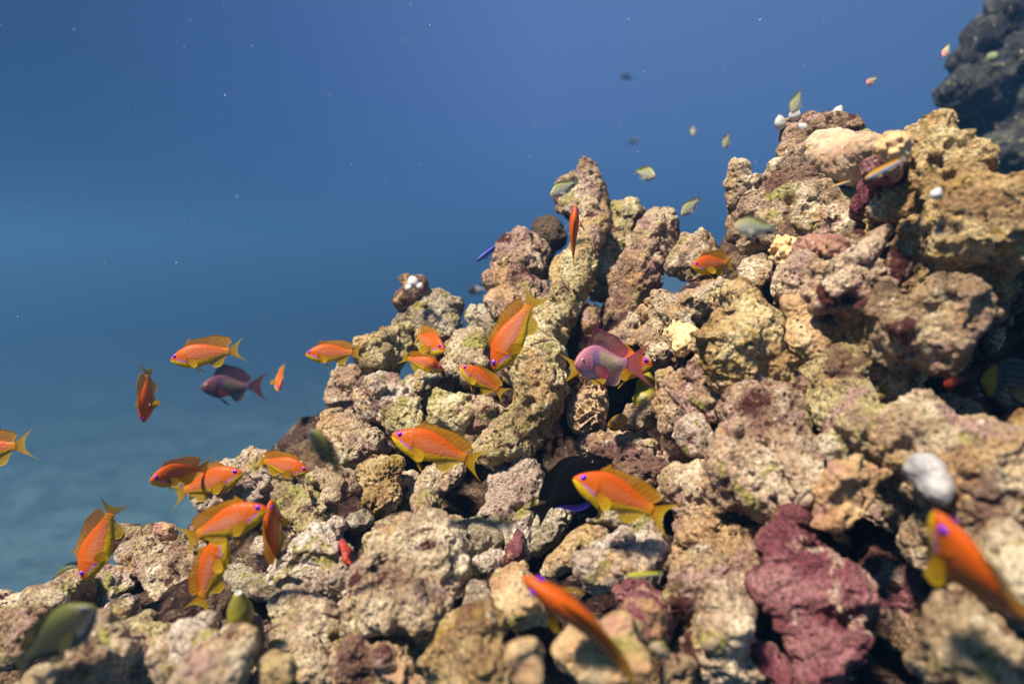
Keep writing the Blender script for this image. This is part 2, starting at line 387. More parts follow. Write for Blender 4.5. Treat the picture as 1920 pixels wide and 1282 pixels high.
ROOTD = 0.055
def rock(name, cat, label, mat, ch, dz=0.0, style='rubble', group=None, root=True, vox=None, amp=1.0):
    finger = name in ('coral_column', 'coral_branch')
    seed = abs(hash((ch[0][0], ch[0][1], len(ch)))) % 100000
    C, R = chain_balls(ch, dz, 0.0 if style in ('smooth', 'nub', 'ruffle') else 1.0, seed, finger)
    rg = np.random.default_rng(seed+1)
    dm = D(ch[0][0], ch[0][1])+dz; rmax = max(R)
    if style == 'nub':
        n0 = len(C)
        for i in range(n0):
            for j in range(30):
                u = rg.normal(size=3); u /= np.linalg.norm(u)
                if u[1] > 0.5: continue
                tip = C[i]+u*R[i]*rg.uniform(1.0, 1.45)
                for t in (0.55, 0.7, 0.85, 1.0): C.append(C[i]*(1-t)+tip*t); R.append(R[i]*(0.21 if t == 1 else 0.15))
        R = [r*0.75 if i < n0 else r for i, r in enumerate(R)]
    if root and style != 'nub':                         # foot that reaches back into the bedrock
        k = int(np.argmax(R)); c0, r0 = C[k], R[k]
        dirv = CF*0.85-np.array((0, 0, 0.55)); dirv /= np.linalg.norm(dirv)
        for t in (0.45, 0.9, 1.35):
            C.append(c0+dirv*(ROOTD*t+r0*0.4)); R.append(r0*(0.80-0.15*t))
    if vox is None: vox = float(np.clip(0.00105*dm/0.6*(1.0 if dm > 0.47 else 1.4), 0.0008, 0.003))
    if style == 'nub': vox = 0.0007
    kk = min(0.0040, rmax*0.2)
    if style != 'nub': R = [max(r-kk*0.45, r*0.7) for r in R]
    v, q = blob(C, R, vox, kk if style != 'nub' else 0.0007)
    lab = np.arange(len(v))
    for it in range(60):                     # keep the largest connected piece
        old = lab.copy(); m_ = lab[q].min(1)
        for e_ in range(4): np.minimum.at(lab, q[:, e_], m_)
        lab = lab[lab]
        if (lab == old).all(): break
    if lab.any():
        big_ = np.bincount(lab).argmax(); kv = lab == big_; q = q[kv[q[:, 0]]]
        re_ = np.cumsum(kv)-1; v = v[kv]; q = re_[q].astype(np.int32)
    org = np.mean(C, 0)
    if style in ('rubble', 'ridged'):
        a = amp*min(1.0, rmax/0.016)*(0.85 if finger else 1.0)
        w = np.stack([fbm(v, 24, s, 2) for s in (40, 50, 60)], 1)*(0.0060 if finger else 0.0105)*a; v = v+w.astype(np.float32)
        w = np.stack([fbm(v, 62, s, 2) for s in (140, 150, 160)], 1)*0.0030*a; v = v+w.astype(np.float32)
        n = vnormals(v, q)
        wv = v+0.004*np.stack([vnoise(v, 95, s) for s in (1, 2, 3)], 1)
        h = 0.0030*fbm(v, 45, 71, 4)+(0.0066 if finger else 0.0082)*(0.42-np.abs(fbm(v, 38, 74, 5, 0.55)))*sstep(-0.45, 0.35, fbm(v, 13, 79, 2))
        bigr = float(np.clip((rmax-0.008)/0.012, 0.15, 1))*(0.35 if finger else 1.0)
        h += bigr*(0.012*(0.36-np.abs(fbm(v, 19, 174, 4, 0.5)))+0.004*fbm(v, 26, 176, 2))
        A1, A2, IA = worley(wv+0.006*np.stack([vnoise(v, 40, s) for s in (11, 12, 13)], 1), 36, 33)                      # craggy blocks with creases
        h += 0.0058*(0.45-A1)+0.0062*(IA-0.5)*sstep(0.0, 0.22, A2-A1)
        h += 0.0026*(0.35-np.abs(fbm(v, 105, 81, 4)))*sstep(-0.2, 0.5, fbm(v, 20, 88, 2)+0.25)
        F1, F2, ID = worley(v+0.003*np.stack([vnoise(v, 150, s) for s in (1, 2, 3)], 1), 130, 91)
        h -= 0.0045*sstep(0.42, 0.10, F1)*(ID > 0.80)
        G1, G2, IG = worley(wv, 36, 95)
        h -= 0.011*min(1.0, dm/0.55)**2*sstep(0.34, 0.12, G1)*(IG > 0.80)
        h += 0.0019*fbm(v, 210, 97, 3, 0.65)
        if style == 'ridged':
            H1, H2, IH = worley(v+0.002*np.stack([vnoise(v, 120, s) for s in (4, 5, 6)], 1), 210, 19)
            h += 0.0036*sstep(0.30, 0.04, H2-H1)
        v = v+n*(h*a)[:, None].astype(np.float32)
    elif style == 'ruffle':
        n = vnormals(v, q)
        H1, H2, IH = worley((v+0.0030*np.stack([vnoise(v, 110, s) for s in (4, 5, 6)], 1)), 180, 19)
        v = v+n*(0.0072*sstep(0.20, 0.02, H2-H1)-0.001)[:, None].astype(np.float32)
    elif style == 'smooth':
        n = vnormals(v, q)
        h = 0.0028*fbm(v, 55, 71, 3)+0.0006*fbm(v, 260, 77, 2)
        v = v+n*(h*amp)[:, None].astype(np.float32)
    else:
        n = vnormals(v, q); v = v+n*(0.0004*fbm(v, 400, 3, 2))[:, None].astype(np.float32)
    return tag(mesh_obj(name, v, q, M[mat], origin=org), label, cat, group)

B, K, CO, L_ = 'coral_branch', 'coral_lump', 'coral_column', 'coral_boulder'
for nm, lab, mat, ch, *o in [
 # left ridge
 (B, 'long low pale branch sloping down to the left edge of the reef', 'tan', [(-30,1160,30),(0,1152,28),(60,1140,26),(110,1122,22),(140,1102,18),(156,1102,14)]),
 (K, 'dark brown lump under the low branch at the left edge', 'brown', [(-20,1215,40),(25,1205,36),(60,1195,20)], dict(dz=-.03)),
 (B, 'dark brown ledge sticking out at the top of the left ridge', 'brown', [(200,1005,15),(235,1008,22),(275,1015,25),(318,1020,22)]),
 (K, 'small orange tan nub on the end of the brown ledge', 'peach', [(300,1002,14),(316,1006,12)], dict(dz=-.02)),
 (K, 'small pinkish knob right of the orange tan nub on the left ridge', 'pink', [(340,1008,13),(362,1012,16)]),
 (K, 'pale ragged knob just below the dark brown ledge', 'white', [(236,1040,15),(262,1036,17)], dict(dz=-.01)),
 (K, 'pale rounded knob above the dark olive damselfish', 'white', [(192,1104,32),(180,1088,22),(214,1112,24)]),
 (L_, 'pale craggy boulder with dark hollow below it on the left slope', 'tan', [(284,1046,18),(300,1085,38),(332,1072,30),(288,1105,30)]),
 (K, 'grey knob left of the tail of the upright orange fish', 'grey', [(372,1064,22),(352,1050,22)]),
 (K, 'small pale knob with a dark pit, right of the olive fish head', 'white', [(228,1160,22),(244,1138,15)], dict(dz=-.01)),
 (K, 'yellow green edged lump right of the dark olive fish', 'green', [(262,1185,32),(284,1200,30),(250,1212,24)]),
 (L_, 'big blurred yellow pink boulder in the bottom left corner', 'tan', [(180,1238,54),(222,1222,36),(120,1276,50),(230,1276,50),(60,1300,40)], dict(dz=-.05)),
 (K, 'pale lump at the bottom between two blurred boulders on the left', 'tan', [(330,1236,34),(292,1264,42)]),
 (K, 'whitish pink lump below the upright orange fish', 'white', [(378,1182,33),(350,1204,30),(410,1204,20)]),
 (L_, 'blurred round tan boulder at bottom, second from the left corner', 'tan', [(400,1268,48),(350,1288,44),(440,1290,40)], dict(dz=-.04)),
 (B, 'curved grey ridge around a black hole above the yellow green sea squirt', 'grey', [(424,1042,17),(440,1074,19),(476,1092,19),(520,1100,18),(552,1096,15)]),
 (L_, 'pale pitted boulder under the pair of overlapping orange fish', 'white', [(384,944,20),(404,926,30),(442,908,34),(478,900,32),(494,920,20)]),
 (B, 'short pale twig of coral beside the fish seen from above on left', 'white', [(468,1018,13),(492,1028,15),(520,1018,10)], dict(dz=.01)),
 (L_, 'rounded olive green boulder right of the fish seen from above', 'green', [(556,965,36),(592,958,33),(545,990,22),(600,985,22)]),
 (L_, 'gnarled pale boulder with a red sponge patch, left of centre', 'white', [(612,984,26),(636,972,20),(592,1030,36),(570,1068,34),(640,1048,28),(652,1086,28),(610,1085,30)]),
 (B, 'slanting tan ridge below the gnarled boulder', 'tan', [(530,1118,24),(496,1152,30),(466,1190,30),(446,1222,26)]),
 (L_, 'blurred craggy tan boulder at bottom with dark split in it', 'tan', [(556,1150,34),(594,1166,36),(612,1212,44),(544,1216,40),(590,1266,48)], dict(dz=-.03)),
 (K, 'small pale cone shaped coral at the very bottom left of centre', 'gold', [(518,1242,13),(524,1278,28)], dict(dz=-.07)),
 (K, 'little pale knob at the foot of the yellow green sea squirt', 'tan', [(434,1192,18),(446,1206,16)]),
 (B, 'pale ridge leaning on the left side of the big central foreground boulder', 'white', [(640,1166,20),(668,1134,22),(700,1108,20)]),
 # bottom centre
 (L_, 'largest foreground boulder, craggy tan with pink patches, at bottom centre', 'tan', [(780,1018,28),(800,1052,48),(738,1072,46),(716,1122,54),(790,1112,55),(770,1160,56),(704,1170,40),(832,1090,32)], dict(dz=-.01)),
 (L_, 'blurred pale lump below the largest foreground boulder', 'pink', [(704,1254,40),(660,1236,26),(764,1268,45)], dict(dz=-.03)),
 (L_, 'yellow pitted foreground coral right of the largest boulder', 'gold', [(878,1152,34),(868,1202,44),(912,1192,36),(856,1246,45),(920,1246,36),(900,1280,40)], dict(dz=-.01)),
 (K, 'small yellow green knob right of the largest foreground boulder', 'green', [(874,1066,11),(882,1082,16)]),
 (K, 'grey knob just above the yellow pitted foreground coral', 'grey', [(888,1116,24),(910,1126,18)]),
 (K, 'small green and white lump above left of the largest foreground boulder', 'green', [(714,992,25),(738,984,22),(708,1020,22),(746,1012,15)]),
 (L_, 'flat pale boulder lying above the largest foreground boulder', 'grey', [(846,1004,28),(880,1000,30),(904,1014,22),(850,1028,22)]),
 (CO, 'short upright column below the tail of the central orange fish', 'tan', [(868,884,13),(842,890,19),(812,905,21),(798,940,22),(796,974,21)]),
 (CO, 'thick pale column with a crimson foot below the black fish', 'white', [(976,896,42),(962,930,44),(952,962,36),(974,1000,30),(974,1034,24)]),
 (B, 'greyish branch running down left from under the black fish', 'grey', [(1062,968,24),(1040,990,27),(1010,1024,24)]),
 (K, 'crimson crust at the foot of the thick pale column', 'maroon', [(974,1012,22),(966,1036,22)], dict(dz=-.012)),
 (B, 'small pinkish ledge left of the crimson crust', 'white', [(900,1056,17),(930,1046,15),(952,1046,13)]),
 (K, 'smooth peach cone shaped knob in the foreground right of centre', 'peach', [(964,1072,23),(956,1108,32),(980,1130,34),(944,1144,28)], dict(dz=-.01)),
 (B, 'slanting tan ridge with a cup at its end, below the front orange fish', 'tan', [(1124,996,22),(1094,1022,21),(1060,1048,19),(1020,1074,14)]),
 (K, 'blurred pink nub in the foreground at bottom centre', 'peach', [(992,1138,18),(972,1160,16)], dict(dz=-.06)),
 (K, 'very blurred pink peach lump at the bottom, right of the yellow coral', 'peach', [(984,1208,20),(1012,1234,27),(1000,1270,20)], dict(dz=-.07)),
 (L_, 'bright whitish pink boulder above the small yellow and blue fish', 'white', [(1100,1074,24),(1130,1050,30),(1162,1036,32),(1196,1042,32),(1226,1062,24),(1170,1078,30)]),
 (L_, 'dark crimson lump behind the tail of the low front orange fish', 'maroon', [(1160,1120,28),(1196,1132,32),(1236,1150,38),(1206,1180,30)]),
 (L_, 'blurred orange yellow boulder at the bottom behind the low front orange fish', 'peach', [(1178,1178,20),(1150,1220,38),(1096,1216,38),(1080,1250,42),(1190,1256,34)], dict(dz=-.03)),
 (L_, 'brown ribbed lump left of the tall crimson boulder', 'brown', [(1312,1078,38),(1344,1056,28),(1302,1122,36)]),
 (L_, 'blurred tan and pink boulder left of the foot of the crimson boulder', 'pink', [(1362,1150,34),(1372,1202,46),(1330,1246,48),(1394,1256,36)]),
 (K, 'small pale spiky nub on the crimson lump at bottom', 'white', [(1238,1214,13),(1254,1228,10)], dict(dz=-.03)),
 (K, 'low brown lump at the bottom right of the orange yellow boulder', 'brown', [(1262,1268,36),(1290,1290,30)]),
 (L_, 'flat greenish grey boulder under the belly of the front orange fish', 'grey', [(1150,962,28),(1192,972,32),(1222,992,24)]),
 (L_, 'pale pink cavernous boulder right of the front orange fish tail', 'pink', [(1290,930,32),(1330,900,32),(1322,958,42),(1300,1002,38),(1342,1012,34)]),
 # centre
 (CO, 'long leaning pale branch running diagonally up through the centre of the reef', 'green', [(1098,470,30),(1078,506,32),(1060,548,28),(1034,592,29),(1004,640,33),(996,690,37),(1018,742,40),(996,792,39),(946,832,36),(908,852,30)], dict(dz=-.02)),
 (CO, 'topmost ragged spire above the fish seen from above', 'tan', [(1102,318,19),(1110,346,20),(1104,386,26),(1110,430,25),(1104,455,22)]),
 (B, 'dark stub on the left of the topmost spire', 'brown', [(1072,338,18),(1056,362,17),(1072,392,20),(1090,420,20)], dict(dz=.02)),
 (CO, 'pale out of focus column right of and behind the topmost spire', 'green', [(1152,402,24),(1180,402,18),(1152,450,30),(1146,500,28),(1130,545,28)], dict(dz=.06)),
 (K, 'small brown knob at the right shoulder of the pale column behind the spire', 'brown', [(1196,420,16),(1190,440,18)], dict(dz=.08)),
 (CO, 'broad rounded pink grey column left of the leaning branch', 'pink', [(968,468,36),(988,496,46),(954,530,30),(1000,556,32),(950,575,26),(975,600,26)]),
 (K, 'yellow rimmed dark brown plate coral behind the rounded column', 'plate', [(1026,432,30),(1036,448,26)], dict(dz=.06, style='smooth')),
 (CO, 'stout column with a ragged pale top standing right of the leaning branch', 'pink', [(1246,412,25),(1236,430,32),(1214,464,40),(1200,512,34),(1184,560,36),(1166,604,34),(1158,642,32)]),
 (K, 'small blocky rock between the stout column and the yellow bellied orange fish', 'tan', [(1284,468,25),(1302,498,26),(1322,464,12)], dict(dz=.02)),
 (L_, 'tan boulder left of the peach nubbly coral', 'tan', [(1228,592,30),(1268,572,30),(1312,570,30),(1354,560,24),(1220,640,32),(1238,690,24)]),
 (K, 'small bumpy brown coral in the gap between leaning branch and stout column', 'brown', [(1104,590,17),(1094,610,16),(1120,604,13)], dict(dz=.0)),
 (K, 'grey green knob beside the small bumpy brown coral in the gap', 'grey', [(1074,598,15),(1068,616,14)], dict(dz=.02)),
 (K, 'low yellowish knob at the foot of the stout column', 'green', [(1128,640,20),(1150,655,20)]),
 (L_, 'pinkish boulder above the front orange fish back', 'pink', [(1110,838,25),(1150,832,36),(1190,842,34),(1192,882,32),(1216,862,20)]),
 (B, 'tan ledge below the olive orange sponge', 'tan', [(1226,762,18),(1200,774,24),(1172,788,16)]),
 # upper left of the reef
 (K, 'small brown knob carrying the white sea squirt on the left skyline', 'brown', [(762,566,18),(768,548,20),(790,546,14)]),
 (CO, 'rounded grey column on the left skyline, right of the white sea squirt', 'grey', [(786,584,30),(828,574,31),(816,612,36),(800,652,34)]),
 (L_, 'pale green boulder behind the tail of the small orange fish on skyline', 'green', [(690,654,26),(728,642,28),(758,638,24),(700,690,28)]),
 (L_, 'dark pink wall below the pale green boulder at the left skyline', 'pink', [(658,716,32),(684,706,30),(656,752,24)], dict(dz=.02)),
 (K, 'square tan knob left of the steep diving orange fish', 'tan', [(890,640,30),(880,670,32),(896,692,24)]),
 (K, 'small grey knob behind the square tan knob on the skyline', 'grey', [(900,604,20),(924,608,17)], dict(dz=.03)),
 (L_, 'cream and tan boulder at left skyline above the dark blurred fish', 'white', [(712,744,32),(744,764,32),(688,764,20),(762,782,24)]),
 (K, 'rounded knob with a green dimpled top above the central orange fish', 'green', [(832,768,32),(850,782,27),(820,790,25)], dict(dz=-.01)),
 (K, 'dull pink knob left of the leaning branch, below a diving fish', 'pink', [(896,766,26),(916,782,28),(884,792,24)]),
 (K, 'grey tan lump behind the green dimpled knob', 'grey', [(798,734,28),(826,722,20)], dict(dz=.02)),
 (L_, 'pale tan boulder right of the dark blurred fish', 'tan', [(632,796,20),(656,826,33),(690,842,27),(640,862,27)]),
 (K, 'greenish knob above the head of the central orange fish', 'green', [(736,792,32),(760,804,24)], dict(dz=-.01)),
 (K, 'knob with yellow honeycomb ridges below the central orange fish', 'gold', [(716,878,24),(708,910,28),(720,938,22)], dict(style='ridged')),
 (L_, 'tan lump left of the honeycomb ridged knob', 'tan', [(600,902,22),(650,908,27),(632,932,22)]),
 (K, 'dark brown lump under the orange fish on the left skyline', 'brown', [(524,918,22),(548,934,18)], dict(dz=.025)),
 (K, 'greyish ledge behind the gnarled boulder', 'grey', [(664,976,20),(690,966,16)], dict(dz=.015)),
 (K, 'dull pink lump right of the honeycomb ridged knob', 'pink', [(760,896,20),(772,930,18)], dict(dz=.02)),
 # right
 (L_, 'big pitted tan overhang at upper right, left of the cushion coral', 'tan', [(1398,368,32),(1440,376,38),(1490,356,46),(1530,330,42),(1500,404,50),(1420,424,38),(1552,392,48),(1468,444,40),(1584,424,36)]),
 (K, 'smooth cream and peach cushion coral on top of the overhang', 'cushion', [(1540,288,36),(1580,296,38),(1610,304,34),(1625,280,24)], dict(dz=-.02, style='smooth')),
 (K, 'white dome shaped coral behind the cushion coral', 'white', [(1622,262,18),(1610,268,16)], dict(dz=.0, style='smooth')),
 (CO, 'dark brown pedestal carrying white sea squirts at upper right', 'brown', [(1488,300,18),(1488,268,17),(1492,244,18),(1524,252,18),(1556,240,24),(1586,242,20),(1604,244,11)], dict(dz=.02, amp=.7)),
 (L_, 'large blurred golden brown boulder filling the upper right', 'gold', [(1790,256,40),(1772,304,52),(1724,326,44),(1742,372,58),(1690,424,55),(1800,362,58),(1834,424,56),(1872,404,48),(1910,390,44),(1780,452,58),(1716,486,52),(1864,482,54),(1920,440,60),(1980,430,60)], dict(dz=.02)),
 (L_, 'crimson crusted hollow left of the large golden brown boulder', 'maroon', [(1676,312,18),(1652,330,24),(1634,358,24),(1620,390,22)], dict(dz=.0)),
 (B, 'pale pink ridge on the left flank of the golden brown boulder', 'pink', [(1664,432,14),(1638,458,14),(1616,482,13)], dict(dz=-.02, style='smooth')),
 (K, 'small yellowish knob right of the yellow bellied orange fish', 'tan', [(1418,500,24),(1440,506,24),(1410,522,18)]),
 (L_, 'pinkish grey shelf below the nubbly corals on the right', 'pink', [(1488,510,32),(1540,524,38),(1490,556,32),(1600,534,44),(1560,574,40),(1640,562,44)]),
 (CO, 'wrinkled peach column hanging below the pinkish grey shelf', 'peach', [(1500,556,22),(1508,590,30),(1512,626,33),(1516,652,33)], dict(dz=-.015, amp=.6)),
 (L_, 'brown and yellow barrel shaped boulder right of the peach nubbly coral', 'gold', [(1360,592,34),(1400,592,34),(1380,640,54),(1400,690,46),(1362,684,38)], dict(dz=-.02)),
 (L_, 'hanging cluster of rounded brown knobs at the right above the cave', 'brown', [(1740,556,36),(1790,560,36),(1804,606,30),(1720,618,48),(1762,648,42),(1670,640,48),(1660,592,40)], dict(dz=-.03, amp=.8)),
 (CO, 'greenish tan column below the wrinkled peach column', 'green', [(1528,680,38),(1558,720,46),(1580,770,46),(1606,812,42),(1640,816,38)]),
 (B, 'huge blurred tan arm reaching down to the right frame edge', 'tan', [(1650,828,44),(1704,792,36),(1750,806,42),(1804,844,46),(1862,884,48),(1916,912,52),(1720,866,46),(1800,906,46),(1870,966,56),(1980,940,60)]),
 (L_, 'mottled brown wall between the peach column and the hanging knobs', 'gold', [(1580,600,40),(1620,650,44),(1640,710,46),(1680,700,40),(1600,560,36)], dict(dz=.015)),
 (L_, 'tan wall in the hollow below the golden boulder, above the hanging knobs', 'brown', [(1620,470,40),(1680,520,44),(1740,520,40),(1820,530,44),(1880,560,40)], dict(dz=.02)),
 (L_, 'pinkish slope between the big brown boulder and the tan arm', 'tan', [(1560,840,40),(1600,860,40),(1660,900,46),(1700,940,44),(1660,960,36)], dict(dz=.015)),
 (L_, 'mottled pink rubble wall below the pink cavernous boulder', 'pink', [(1400,980,40),(1410,1040,44),(1390,1100,40),(1300,1040,30)], dict(dz=.02)),
 (L_, 'pink and yellow lump left of the big brown boulder on the right', 'pink', [(1270,742,32),(1302,730,32),(1332,760,30),(1262,772,27)]),
 (K, 'small white knob with a black hole, below the pink and yellow lump', 'white', [(1290,806,26),(1300,816,22)], dict(dz=-.02)),
 (L_, 'big brown boulder left of the bright peach lump', 'pink', [(1450,748,38),(1450,800,52),(1480,850,48),(1410,850,48),(1376,900,48),(1440,900,48),(1504,878,32)], dict(dz=-.01)),
 (K, 'bright orange peach lump on top of the crimson boulder', 'peach', [(1570,908,38),(1610,904,38),(1592,938,38),(1558,964,20)], dict(dz=-.02)),
 (L_, 'tall crimson and pink crusted boulder at the lower right', 'maroon', [(1500,976,28),(1488,1030,36),(1530,1060,46),(1572,1092,44),(1500,1110,46),(1592,1140,41),(1540,1160,46),(1560,1214,44),(1604,1206,31),(1560,1280,41)]),
 (L_, 'tan knobbly slope behind the banana curved orange fish', 'tan', [(1764,962,42),(1822,984,48),(1872,1042,48),(1910,1094,52),(1740,1014,32),(1980,1100,60)]),
 (L_, 'dark reddish brown boulder in the bottom right corner', 'brown', [(1780,1184,48),(1840,1232,58),(1762,1244,48),(1910,1268,60)]),
 (K, 'reddish lump at the bottom left of the crimson boulder foot', 'maroon', [(1470,1264,42),(1424,1234,26)]),
 (K, 'dark red wall in the hollow right of the crimson boulder', 'maroon', [(1690,1070,44),(1680,1120,40)], dict(dz=.06)),
 (K, 'dark brown knob inside the cave on the right', 'brown', [(1780,750,30),(1812,800,36),(1760,790,28)], dict(dz=.05)),
 (K, 'small yellowish knob at the right edge below the striped fish', 'gold', [(1916,796,18),(1930,815,22)], dict(dz=-.05)),
 (B, 'ribbed yellow green coral finger in the shade of the cave', 'green', [(1846,562,13),(1856,590,16),(1862,620,16),(1858,648,13)], dict(dz=.0, style='ridged')),
]:
    kw = o[0] if o else {}
    rock(nm, 'coral', lab, mat, ch, group='dead coral knobs and branches of the reef', **kw)

# living nubbly and ruffled corals
for lab, mat, ch in [
 ('peach nubbly coral sprig beside the barrel shaped boulder', 'nub', [(1268,622,15),(1288,630,15),(1276,652,11)]),
 ('orange nubbly coral tuft under the big overhang', 'nub', [(1472,466,19),(1480,484,15)]),
 ('dull pink nubbly coral under the overhang, right of the orange tuft', 'nub_pink', [(1512,466,17),(1540,470,18),(1568,466,16)]),
 ('yellow nubbly coral on the skyline between cushion coral and golden boulder', 'nub', [(1664,274,16),(1684,276,18)]),
]:
    rock('nubbly_coral', 'coral', lab, mat, ch, dz=-.045, style='nub', group='small nubbly corals')
rock('ruffled_coral', 'coral', 'cream brown ruffled coral with a dark mouth below the purple fish', 'ruffle', [(1084,712,18),(1100,728,22),(1102,756,24),(1098,784,22)], dz=-.01, style='ruffle', vox=0.0006)
rock('sponge', 'sponge', 'olive and orange sponge lobe right of the purple fish', 'olive', [(1214,712,9),(1216,728,13),(1206,744,12),(1196,754,8)], dz=-.004, amp=1.3)
rock('sponge', 'sponge', 'rusty yellow sponge at the tip of the tan ledge', 'rust', [(1152,796,12),(1164,784,10)], dz=-.012, amp=.45)
rock('sponge', 'sponge', 'rust brown sponge crust on the left side of the leaning branch', 'rust', [(972,744,11),(984,740,13),(978,760,9)], dz=-.012, amp=.45, root=False)
rock('sponge', 'sponge', 'bright red sponge patch on the gnarled pale boulder', 'red', [(645,1012,4),(648,1022,7),(653,1034,8),(650,1044,5),(656,1050,4)], dz=-.005, amp=1.8, root=False)
rock('sponge', 'sponge', 'dark red sponge inside the cave on the right', 'red', [(1780,722,12),(1796,716,12)], dz=-.012, amp=.45, root=False)

# ------------------------------------------------------------------ sea squirts
def lathe(prof, n=28):
    """prof: (r,z) rows -> verts, quads"""
    a = np.linspace(0, 2*math.pi, n, endpoint=False)
    v = np.concatenate([np.stack([r*np.cos(a), r*np.sin(a), np.full(n, z)], 1) for r, z in prof])
    f = []
    for i in range(len(prof)-1):
        for j in range(n):
            k = (j+1) % n; f.append((i*n+j, i*n+k, (i+1)*n+k, (i+1)*n+j))
    return v, np.array(f)
def basis(up):
    z = up/np.linalg.norm(up); x = np.cross(z, (0.3, 1, 0.2)); x /= np.linalg.norm(x); y = np.cross(z, x)
    return np.stack([x, y, z], 1)
def squirt(label, x, y, r, h, tilt, d, mat='squirt', group='white sea squirts on the coral tips'):
    base = P(x, y, d); rm = .9*r*d/FX; hm = .9*h*d/FX
    up = CR*math.sin(rad(tilt))+CU*math.cos(rad(tilt))-CF*0.35; Bm = basis(up)
    root = bpy.data.objects.new('sea_squirt', None); COL.objects.link(root); root.location = tuple(base); root.empty_display_size = 0.01
    tag(root, label, 'sea squirt', group)
    t = np.linspace(0.0, 1, 30)
    prof = [(rm*(math.sin(math.pi*min(1, 0.10+0.86*s))**0.75)*(1.06-0.25*s), hm*s) for s in t]
    prof = [(1e-5, 0.0)]+prof+[(rm*0.2, hm*0.985), (rm*0.16, hm*0.95), (1e-5, hm*0.90)]
    v, f = lathe(prof); v = v+(0.05*rm*fbm(v+x, 350, 5, 2))[:, None]*v/np.maximum(np.linalg.norm(v, axis=1, keepdims=True), 1e-6)
    mesh_obj('body', v@Bm.T, f, M[mat], root)
    for c, dr, s in (((0, 0, hm*0.955), (0, 0, 1), 0.27), ((rm*0.62, -rm*0.3, hm*0.72), (0.75, -0.35, 0.45), 0.22)):
        prof = [(rm*s*0.5, -rm*0.1), (rm*s, 0.0), (rm*s*1.05, rm*0.10), (rm*s*0.8, rm*0.14), (rm*s*0.55, rm*0.06), (1e-5, -rm*0.05)]
        a, f2 = lathe(prof, 16); a = a@basis(np.array(dr, float)).T+np.array(c)
        mesh_obj('siphon', a@Bm.T, f2, M['siphon'] if mat == 'squirt' else M['squirt'], root)
    return root
for lab, x, y, r, h, t, d in [
 ('leftmost white egg shaped sea squirt on the dark pedestal', 1464, 243, 12, 30, -14, .665),
 ('white sea squirt leaning right on the pedestal, touching the pale fish', 1487, 228, 13, 27, 10, .665),
 ('white sea squirt lying on its side low on the pedestal front', 1512, 246, 10, 26, -62, .655),
 ('half hidden small white sea squirt in the notch of the pedestal', 1512, 238, 9, 20, 30, .67),
 ('topmost right white sea squirt on the pedestal', 1564, 222, 11, 28, 26, .665),
 ('small pale sea squirt at the right end of the pedestal', 1582, 242, 10, 24, 12, .66),
 ('white sea squirt topmost of the cluster on the left skyline knob', 776, 540, 13, 27, -5, .745),
 ('tiny whitish sea squirt at the left foot of the skyline cluster', 768, 544, 8, 14, -25, .738),
 ('tiny whitish sea squirt at the right foot of the skyline cluster', 786, 542, 8, 15, 25, .738),
 ('pale blob of a sea squirt in a hollow of the golden brown boulder', 1750, 374, 12, 26, 20, .42),
]: squirt(lab, x, y, r, h, t, d)
o = rock('sea_squirt', 'sea squirt', 'blurred grey white sea squirt on the tan arm at right', 'dull', [(1734, 876, 26), (1748, 898, 24), (1764, 926, 23)], dz=-.03, style='smooth', group=None, root=False); o['category'] = 'sea squirt'
squirt('small white sea squirt beside the low front orange fish', 1102, 1192, 10, 26, 5, .345)
squirt('olive yellow sea squirt with pale spots in a hole at lower left', 453, 1180, 27, 96, 4, D(453, 1150)-.035, 'olive', None)
# ------------------------------------------------------------------ fish
def fish_mat(name, rough, fin):
    N = NT(name); a = N.n('ShaderNodeVertexColor'); a.layer_name = 'Col'
    tcn = N.n('ShaderNodeTexCoord').outputs['Object']
    c = N.mix(0.5, a.outputs[0], N.ramp(N.noise(tcn, 160 if fin else 900, 3), [(0.3, (0.80, 0.80, 0.80)), (0.7, (1.12, 1.12, 1.12))]), 'MULTIPLY')
    N.l(c, N.b.inputs['Base Color']); N.b.inputs['Roughness'].default_value = rough
    N.b.inputs['Specular IOR Level'].default_value = 0.18
    if fin:
        tr = N.n('ShaderNodeBsdfTranslucent'); N.l(c, tr.inputs[0]); tp = N.n('ShaderNodeBsdfTransparent')
        m1 = N.n('ShaderNodeMixShader'); m1.inputs[0].default_value = 0.58; N.l(N.b.outputs[0], m1.inputs[1]); N.l(tr.outputs[0], m1.inputs[2])
        m2 = N.n('ShaderNodeMixShader'); m2.inputs[0].default_value = 0.30; N.l(m1.outputs[0], m2.inputs[1]); N.l(tp.outputs[0], m2.inputs[2])
        N.l(m2.outputs[0], N.out.inputs[0])
    else:
        N.b.inputs['Subsurface Weight'].default_value = 0.08; N.b.inputs['Subsurface Scale'].default_value = 0.002
        N.bump(N.voro(tcn, 620), 0.35, 0.0007)
    return N.m
M['skin'] = fish_mat('fish skin', 0.42, False)
M['fin'] = fish_mat('fish fin', 0.5, True)
for k_ in ('black_skin', 'black_fin'):          # velvet black: no gloss
    BN = NT(k_.replace('_', ' ')); ba = BN.n('ShaderNodeVertexColor'); ba.layer_name = 'Col'; BN.l(ba.outputs[0], BN.b.inputs['Base Color'])
    BN.b.inputs['Roughness'].default_value = 1.0; BN.b.inputs['Specular IOR Level'].default_value = 0.0; M[k_] = BN.m
EN = NT('fish eye'); ea = EN.n('ShaderNodeVertexColor'); ea.layer_name = 'Col'; EN.l(ea.outputs[0], EN.b.inputs['Base Color']); EN.b.inputs['Roughness'].default_value = 0.15
M['eye'] = EN.m

